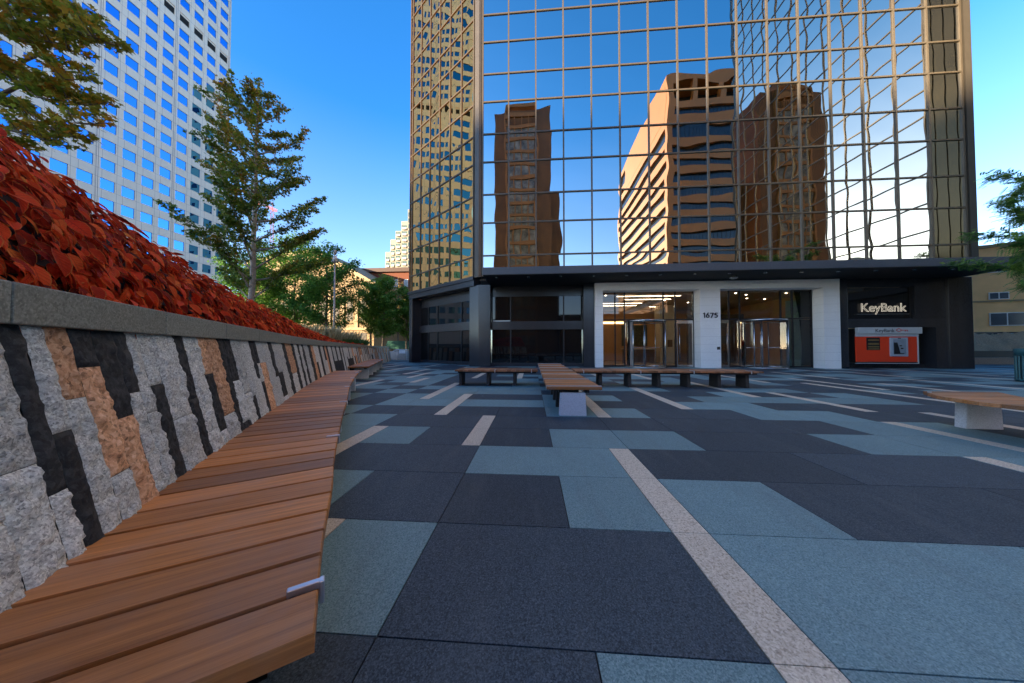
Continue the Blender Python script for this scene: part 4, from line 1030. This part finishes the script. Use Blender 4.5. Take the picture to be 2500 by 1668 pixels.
m=MB(); m.tube([(-12.03,17.1,0),(-12.03,17.1,6.35)],[.06,.045],10); m.build('pole',M['lampgrey'],lp)
m=MB(); m.lathe([(0,6.35),(.12,6.36),(.13,6.42),(.10,6.75),(0,6.78)],(-12.03,17.1,0),16); m.build('lantern',M['frost'],lp)
m=MB(); m.lathe([(0,6.78),(.19,6.40),(.19,6.37),(.13,6.37)][::-1]+[(.10,6.9),(.06,7.1),(0,7.12)],(-12.03,17.1,0),16); m.build('lantern_cap',M['lampgrey'],lp)
m=MB(); m.box(-13.6,-9.9,27.2,27.5,0,.82); m.build('low_concrete_wall',M['walk']); o=bpy.data.objects['low_concrete_wall']; tag(o,'low grey concrete wall beyond the end of the granite wall','wall')
m=MB()
for x in (-12.55,-11.6): m.tube([(x,26.6,0),(x,26.6,.98)],.03,6)
m.tube([(-12.9,26.4,.78),(-12.55,26.6,.98),(-11.6,26.6,.98)],.03,6); m.box(-12.35,-11.75,26.58,26.62,.62,.92); o=m.build('hand_rail',M['rail']); tag(o,'white hand rail with a small panel at the end of the granite wall','railing')
m=MB(); m.prism([(-22,44),(-12,44),(-12,42.6),(-22,42.6)],1.0,2.2,top=[(-22,44),(-12,44),(-12,43.4),(-22,43.4)]); o=m.build('street_awning',M['awn']); tag(o,'dark green shop awning low between the street tree trunks','awning')
m=MB(); m.box(-30,-8,52,52.5,0,.9); o=m.build('street_wall',M['walk']); tag(o,'pale low wall across the street behind the trees','wall')

# ------------------------------------------------------------------ trees
def star(n_lobes=5):
    a=[]; 
    for i in range(10):
        r=(1 if i%2==0 else .42); t=PI/2+2*PI*i/10
        if i==4 or i==6: r=.62
        if i==5: r=.30
        a.append((r*math.cos(t),r*math.sin(t)))
    return np.array(a)
ST=star()
def leafcloud(P,size,shape,rnd,flat=.5,dirs=None):
    n=len(P); N=rnd.normal(0,1,(n,3)); N[:,2]=np.abs(N[:,2])+flat; N/=np.linalg.norm(N,axis=1)[:,None]
    A=rnd.normal(0,1,(n,3)); A-=N*np.sum(A*N,1)[:,None]; A/=np.linalg.norm(A,axis=1)[:,None]; Bv=np.cross(N,A)
    sz=size*rnd.uniform(.65,1.15,n)
    V=P[:,None,:]+(A[:,None,:]*shape[None,:,:1]+Bv[:,None,:]*shape[None,:,1:2])*sz[:,None,None]*.5
    V+= -N[:,None,:]*(np.abs(shape[:,1])**2)[None,:,None]*sz[:,None,None]*.06
    k=len(shape); F=np.arange(n*k).reshape(n,k); return V.reshape(-1,3),F
RH=np.array([(0,-1),(.5,-.1),(0,1),(-.5,-.1)])
OV=np.array([(0,-1),(.42,-.45),(.42,.3),(0,1),(-.42,.3),(-.42,-.45)])
def make_tree(name,label,base,top,rtr,branches,mat,bark,size,shape,per_m,clr,seed,flat=.5,cat='tree',group=None,leader=True,tintbias=0.0,first=.25):
    rnd=np.random.default_rng(seed); root=empty(name,base,label,cat,group)
    b=Vector(base);t=Vector(top); mb=MB()
    n=8; pts=[b.lerp(t,i/n)+Vector((rnd.normal(0,.03),rnd.normal(0,.03),0))*(0<i<n)*(t-b).length*.12 for i in range(n+1)]
    mb.tube(pts,[rtr*(1-i/n)**.8+.012 for i in range(n+1)],8)
    C=[];TB=[]
    def foliage(ps,f0,dens,cr):
        L=sum((ps[i+1]-ps[i]).length for i in range(len(ps)-1)); m=max(3,int(L*dens))
        hue=rnd.normal(0,.16)
        for _ in range(m):
            f=f0+(1-f0)*rnd.random(); x=f*(len(ps)-1); i=min(int(x),len(ps)-2); q=ps[i].lerp(ps[i+1],x-i)
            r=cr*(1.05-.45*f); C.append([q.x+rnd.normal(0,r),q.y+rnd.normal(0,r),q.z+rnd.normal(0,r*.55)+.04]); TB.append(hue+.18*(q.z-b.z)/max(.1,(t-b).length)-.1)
    for (p0,dirv,L,rise) in branches:
        p0=Vector(p0); d=Vector(dirv).normalized(); ps=[p0]; k=6
        for i in range(k):
            d2=(d+Vector((0,0,rise*(i/k)))+Vector(rnd.normal(0,.10,3))).normalized(); ps.append(ps[-1]+d2*L/k)
        mb.tube(ps,[max(.008,rtr*.34*(1-i/k)*min(1,L/3)+.008) for i in range(k+1)],5)
        foliage(ps,first,per_m,clr)
        for j in range(2,k+1):
            for sgn in (-1,1):
                if rnd.random()<.25: continue
                sd_=(ps[j]-ps[j-1]).normalized(); sv_=Vector((-sd_.y,sd_.x,rnd.normal(.15,.25)))*sgn*.9+sd_*.8; sv_.z=abs(sv_.z)*.6+rise*.3
                l2=L*.30*rnd.uniform(.6,1.2)*(1.15-j/k*.6); q=[ps[j],ps[j]+sv_.normalized()*l2*.55,ps[j]+sv_.normalized()*l2+Vector((0,0,.08*l2))]
                mb.tube(q,[.014,.009,.005],4,cap=False); foliage(q,.3,per_m*1.2,clr*.85)
    if leader:
        foliage(pts[int(n*.62):],.1,per_m*1.6,clr)
    mb.build('trunk',M[bark],root)
    P=np.array(C); V,F=leafcloud(P,size,shape,rnd,flat)
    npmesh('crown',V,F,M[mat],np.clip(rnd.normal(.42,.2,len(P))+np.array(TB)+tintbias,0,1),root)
    return root
rnd=np.random.default_rng(42)
# mid-ground maple
base=(-13.36,13.05,1.2); topp=(-12.96,12.86,13.9); br=[]
zz=3.4;az=0.3
prof=lambda z:np.interp(z,[3,4.5,6,8,10,11.5,12.6,13.6],[2.6,3.3,3.3,3.0,2.6,1.6,1.0,.6])
while zz<13.3:
    f=(zz-1.2)/12.7
    for q in range(2):
        a=az+q*2.6+rnd.normal(0,.3); L=prof(zz)*rnd.uniform(.7,1.12)
        br.append(((base[0]+(topp[0]-base[0])*f,base[1]+(topp[1]-base[1])*f,zz),(math.cos(a),math.sin(a),rnd.uniform(.35,.95)),L,.35))
    az+=2.1; zz+=.46
make_tree('maple_tree','upright maple with dark green and bronze leaves behind the coleus bed',base,topp,.13,br,'maple','bark_pale',.17,ST,76,.155,1,.2,group='trees around the plaza')
# near maple whose branches reach in from the left edge
br=[]
trunk0=(-13.6,5.4,1.5)
spec=[((-7.04,4.42,6.27),(-9.6,4.7,7.4)),((-7.6,4.5,5.85),(-9.6,5.0,6.9)),((-7.28,4.43,5.02),(-9.5,4.9,6.3)),((-7.9,4.4,5.35),(-9.6,4.6,6.2)),((-7.45,4.43,4.75),(-9.3,4.7,5.3)),((-7.7,4.35,4.5),(-9.3,4.5,5.0)),((-8.1,4.3,6.75),(-9.8,4.6,7.7)),((-8.6,4.2,5.8),(-9.9,4.4,6.3)),((-7.5,4.5,6.9),(-9.6,4.9,7.9)),((-8.4,4.3,4.55),(-9.6,4.6,4.9))]
for tip,st0 in spec:
    st0=Vector(st0); tip=Vector(tip)+Vector((-.42,0,0)); d=tip-st0; br.append((tuple(st0),tuple(d),d.length,.03))
spec+=[((-7.3,4.6,6.6),(-9.7,4.6,7.2)),((-7.9,4.7,7.2),(-9.9,4.9,8.0)),((-8.2,4.2,6.3),(-9.8,4.3,6.8)),((-8.0,4.6,5.6),(-9.8,4.8,6.4)),((-8.5,4.4,5.2),(-9.9,4.5,5.6)),((-7.7,4.5,6.3),(-9.6,4.4,6.9))]
for tip,st0 in spec[10:]:
    d=Vector(tip)-Vector(st0)+Vector((-.42,0,0)); br.append((st0,tuple(d),d.length,.03))
for q in range(10):
    a=rnd.uniform(1.2,5.2); br.append(((-13.6,5.4,rnd.uniform(3.5,8.5)),(math.cos(a),math.sin(a),.35),2.4,.3))
nm=make_tree('maple_tree','near maple with green to rusty star leaves reaching in from the left edge',trunk0,(-13.7,5.4,9.6),.16,br,'maple2','bark',.145,ST,68,.12,2,.8,group='trees around the plaza',first=.12)
lm=MB()
for tip,st0 in spec:
    st0=Vector(st0); lm.tube([Vector((-13.63,5.4,st0.z-1.2)),st0.lerp(Vector((-13.63,5.4,st0.z-.6)),.4),st0],[.06,.045,.022],6)
lm.build('limb',M['bark'],nm)
# green street trees
def round_tree(label,base,h,w,seed,mat='green',size=.26,per=16,bark='bark',tb=0.0,trunkfrac=.28):
    rn=np.random.default_rng(seed); br=[]; z0=base[2]+h*trunkfrac
    for i in range(22):
        f=i/21; z=z0+(base[2]+h*.93-z0)*f; L=w*(.35+.65*math.sin(PI*min(1,.18+f*.8)))*rn.uniform(.65,1.1)*.5; a=i*2.4+rn.normal(0,.3)
        br.append(((base[0],base[1],z-L*.25),(math.cos(a),math.sin(a),.45),L,.35))
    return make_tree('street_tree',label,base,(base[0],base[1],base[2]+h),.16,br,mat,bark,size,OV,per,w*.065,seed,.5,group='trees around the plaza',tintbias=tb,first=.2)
round_tree('broad green tree behind the maple and left of the lamp post',(-26.5,31,0),13.8,10.5,11,per=80,size=.27)
round_tree('dark green tree rising just right of the lamp post',(-21.6,29.5,0),12.2,8.2,12,per=75,tb=-.08)
round_tree('low green tree half hidden by the red coleus crest',(-30.5,30,0),11.5,9,13,per=70,tb=.05)
round_tree('round green street tree beside the left corner of the tower',(-19.3,37,0),10.6,7.0,14,per=85,tb=.05)
round_tree('smaller street tree tucked against the dark corner of the tower',(-18.0,41,0),9.6,5.2,15,per=80)
round_tree('slim green tree in front of the sandstone building',(-21.8,38.5,0),10.5,6.0,17,per=60,tb=.02)
round_tree('pale yellow sparse tree in front of the red brick block',(-23.5,50,0),13.5,5.5,16,mat='yellow',size=.22,per=7)
# honey locusts
def locust(label,base,h,w,seed,drop=(),per=34):
    rn=np.random.default_rng(seed); br=[]
    for i in range(20):
        f=i/19; z=base[2]+h*(.38+.5*f); L=w*.5*rn.uniform(.7,1.15)*(1-.35*f); a=i*2.4+rn.normal(0,.3)
        br.append(((base[0],base[1],z-.3),(math.cos(a),math.sin(a),.35),L,.02))
    for p0,p1 in drop: d=Vector(p1)-Vector(p0); br.append((p0,tuple(d),d.length,-.05))
    root=empty('honey_locust',base,label,'tree','trees around the plaza')
    mb=MB(); n=6; mb.tube([Vector(base)+Vector((rn.normal(0,.06),rn.normal(0,.06),h*.9*i/n)) for i in range(n+1)],[.15*(1-i/n)+.02 for i in range(n+1)],8)
    LP=[];
    Vs=[];Fs=[]; cnt=0; A0=[];A1=[];A2=[]
    for (p0,dv,L,rise) in br:
        p0=Vector(p0); d=Vector(dv).normalized(); ps=[p0]; k=6
        for i in range(k):
            d2=(d+Vector((0,0,rise*i/k))+Vector(rn.normal(0,.14,3))).normalized(); ps.append(ps[-1]+d2*L/k)
        mb.tube(ps,[.035*(1-i/k)+.006 for i in range(k+1)],5)
        m=int(L*per)
        for _ in range(m):
            f=.18+.82*rn.random()**.8; x=f*k; i=min(int(x),k-1); q=ps[i].lerp(ps[i+1],x-i)
            fd=Vector(rn.normal(0,1,3)); fd.z=fd.z*.35-.12; fd=(fd.normalized()+ (ps[i+1]-ps[i]).normalized()*.8).normalized()
            A0.append(q+Vector(rn.normal(0,.09,3))); A1.append(fd); A2.append(.16+.10*rn.random())
    mb.build('trunk',M['bark'],root)
    A0=np.array(A0);A1=np.array(A1);A2=np.array(A2); n=len(A0)
    up=np.tile([0,0,1.],(n,1)); sd_=np.cross(A1,up); sd_/=np.linalg.norm(sd_,axis=1)[:,None]; nn=np.cross(sd_,A1)
    Vall=[];tin=rn.random(n); T_=[]
    for j in range(7):
        t=(j+.6)/7
        for sg_ in (-1,1):
            c=A0+A1*(A2*t)[:,None]-up*(A2*t*t*.25)[:,None]; dr=sd_*sg_*.9+A1*.45-nn*.2; dr/=np.linalg.norm(dr,axis=1)[:,None]
            ln=.072*(1-.35*abs(t-.5)); w_=.016
            p1=c+dr*ln; mid=c+dr*ln*.5
            Vall.append(np.stack([c,mid+A1*w_,p1,mid-A1*w_],1)); T_.append(tin)
    V=np.concatenate(Vall); F=np.arange(len(V)*4).reshape(-1,4)
    npmesh('crown',V.reshape(-1,3),F,M['locust'],np.concatenate(T_),root); return root
locust('honey locust whose feathery branches hang in from the right edge',(19.2,10.9,0),9.6,6.6,31,
  drop=[((17.2,10.6,6.9),(14.3,9.9,5.7)),((17.4,10.6,6.6),(14.5,9.8,6.1)),((17.5,10.4,5.6),(14.9,10.0,4.9)),((17.3,10.4,4.7),(14.4,9.9,3.85)),((17.4,10.6,4.3),(14.5,9.8,3.1)),((17.3,10.4,5.0),(14.3,9.9,4.25)),((17.4,10.4,4.0),(15.1,9.9,3.2)),((17.3,10.5,4.6),(14.9,10.2,3.7))],per=115)
locust('honey locust mirrored low in the right part of the glass',(20.5,1.5,0),8.8,8.5,32)
locust('honey locust mirrored low beside the banded tower',(15.5,-4.5,0),9.2,8.5,33)
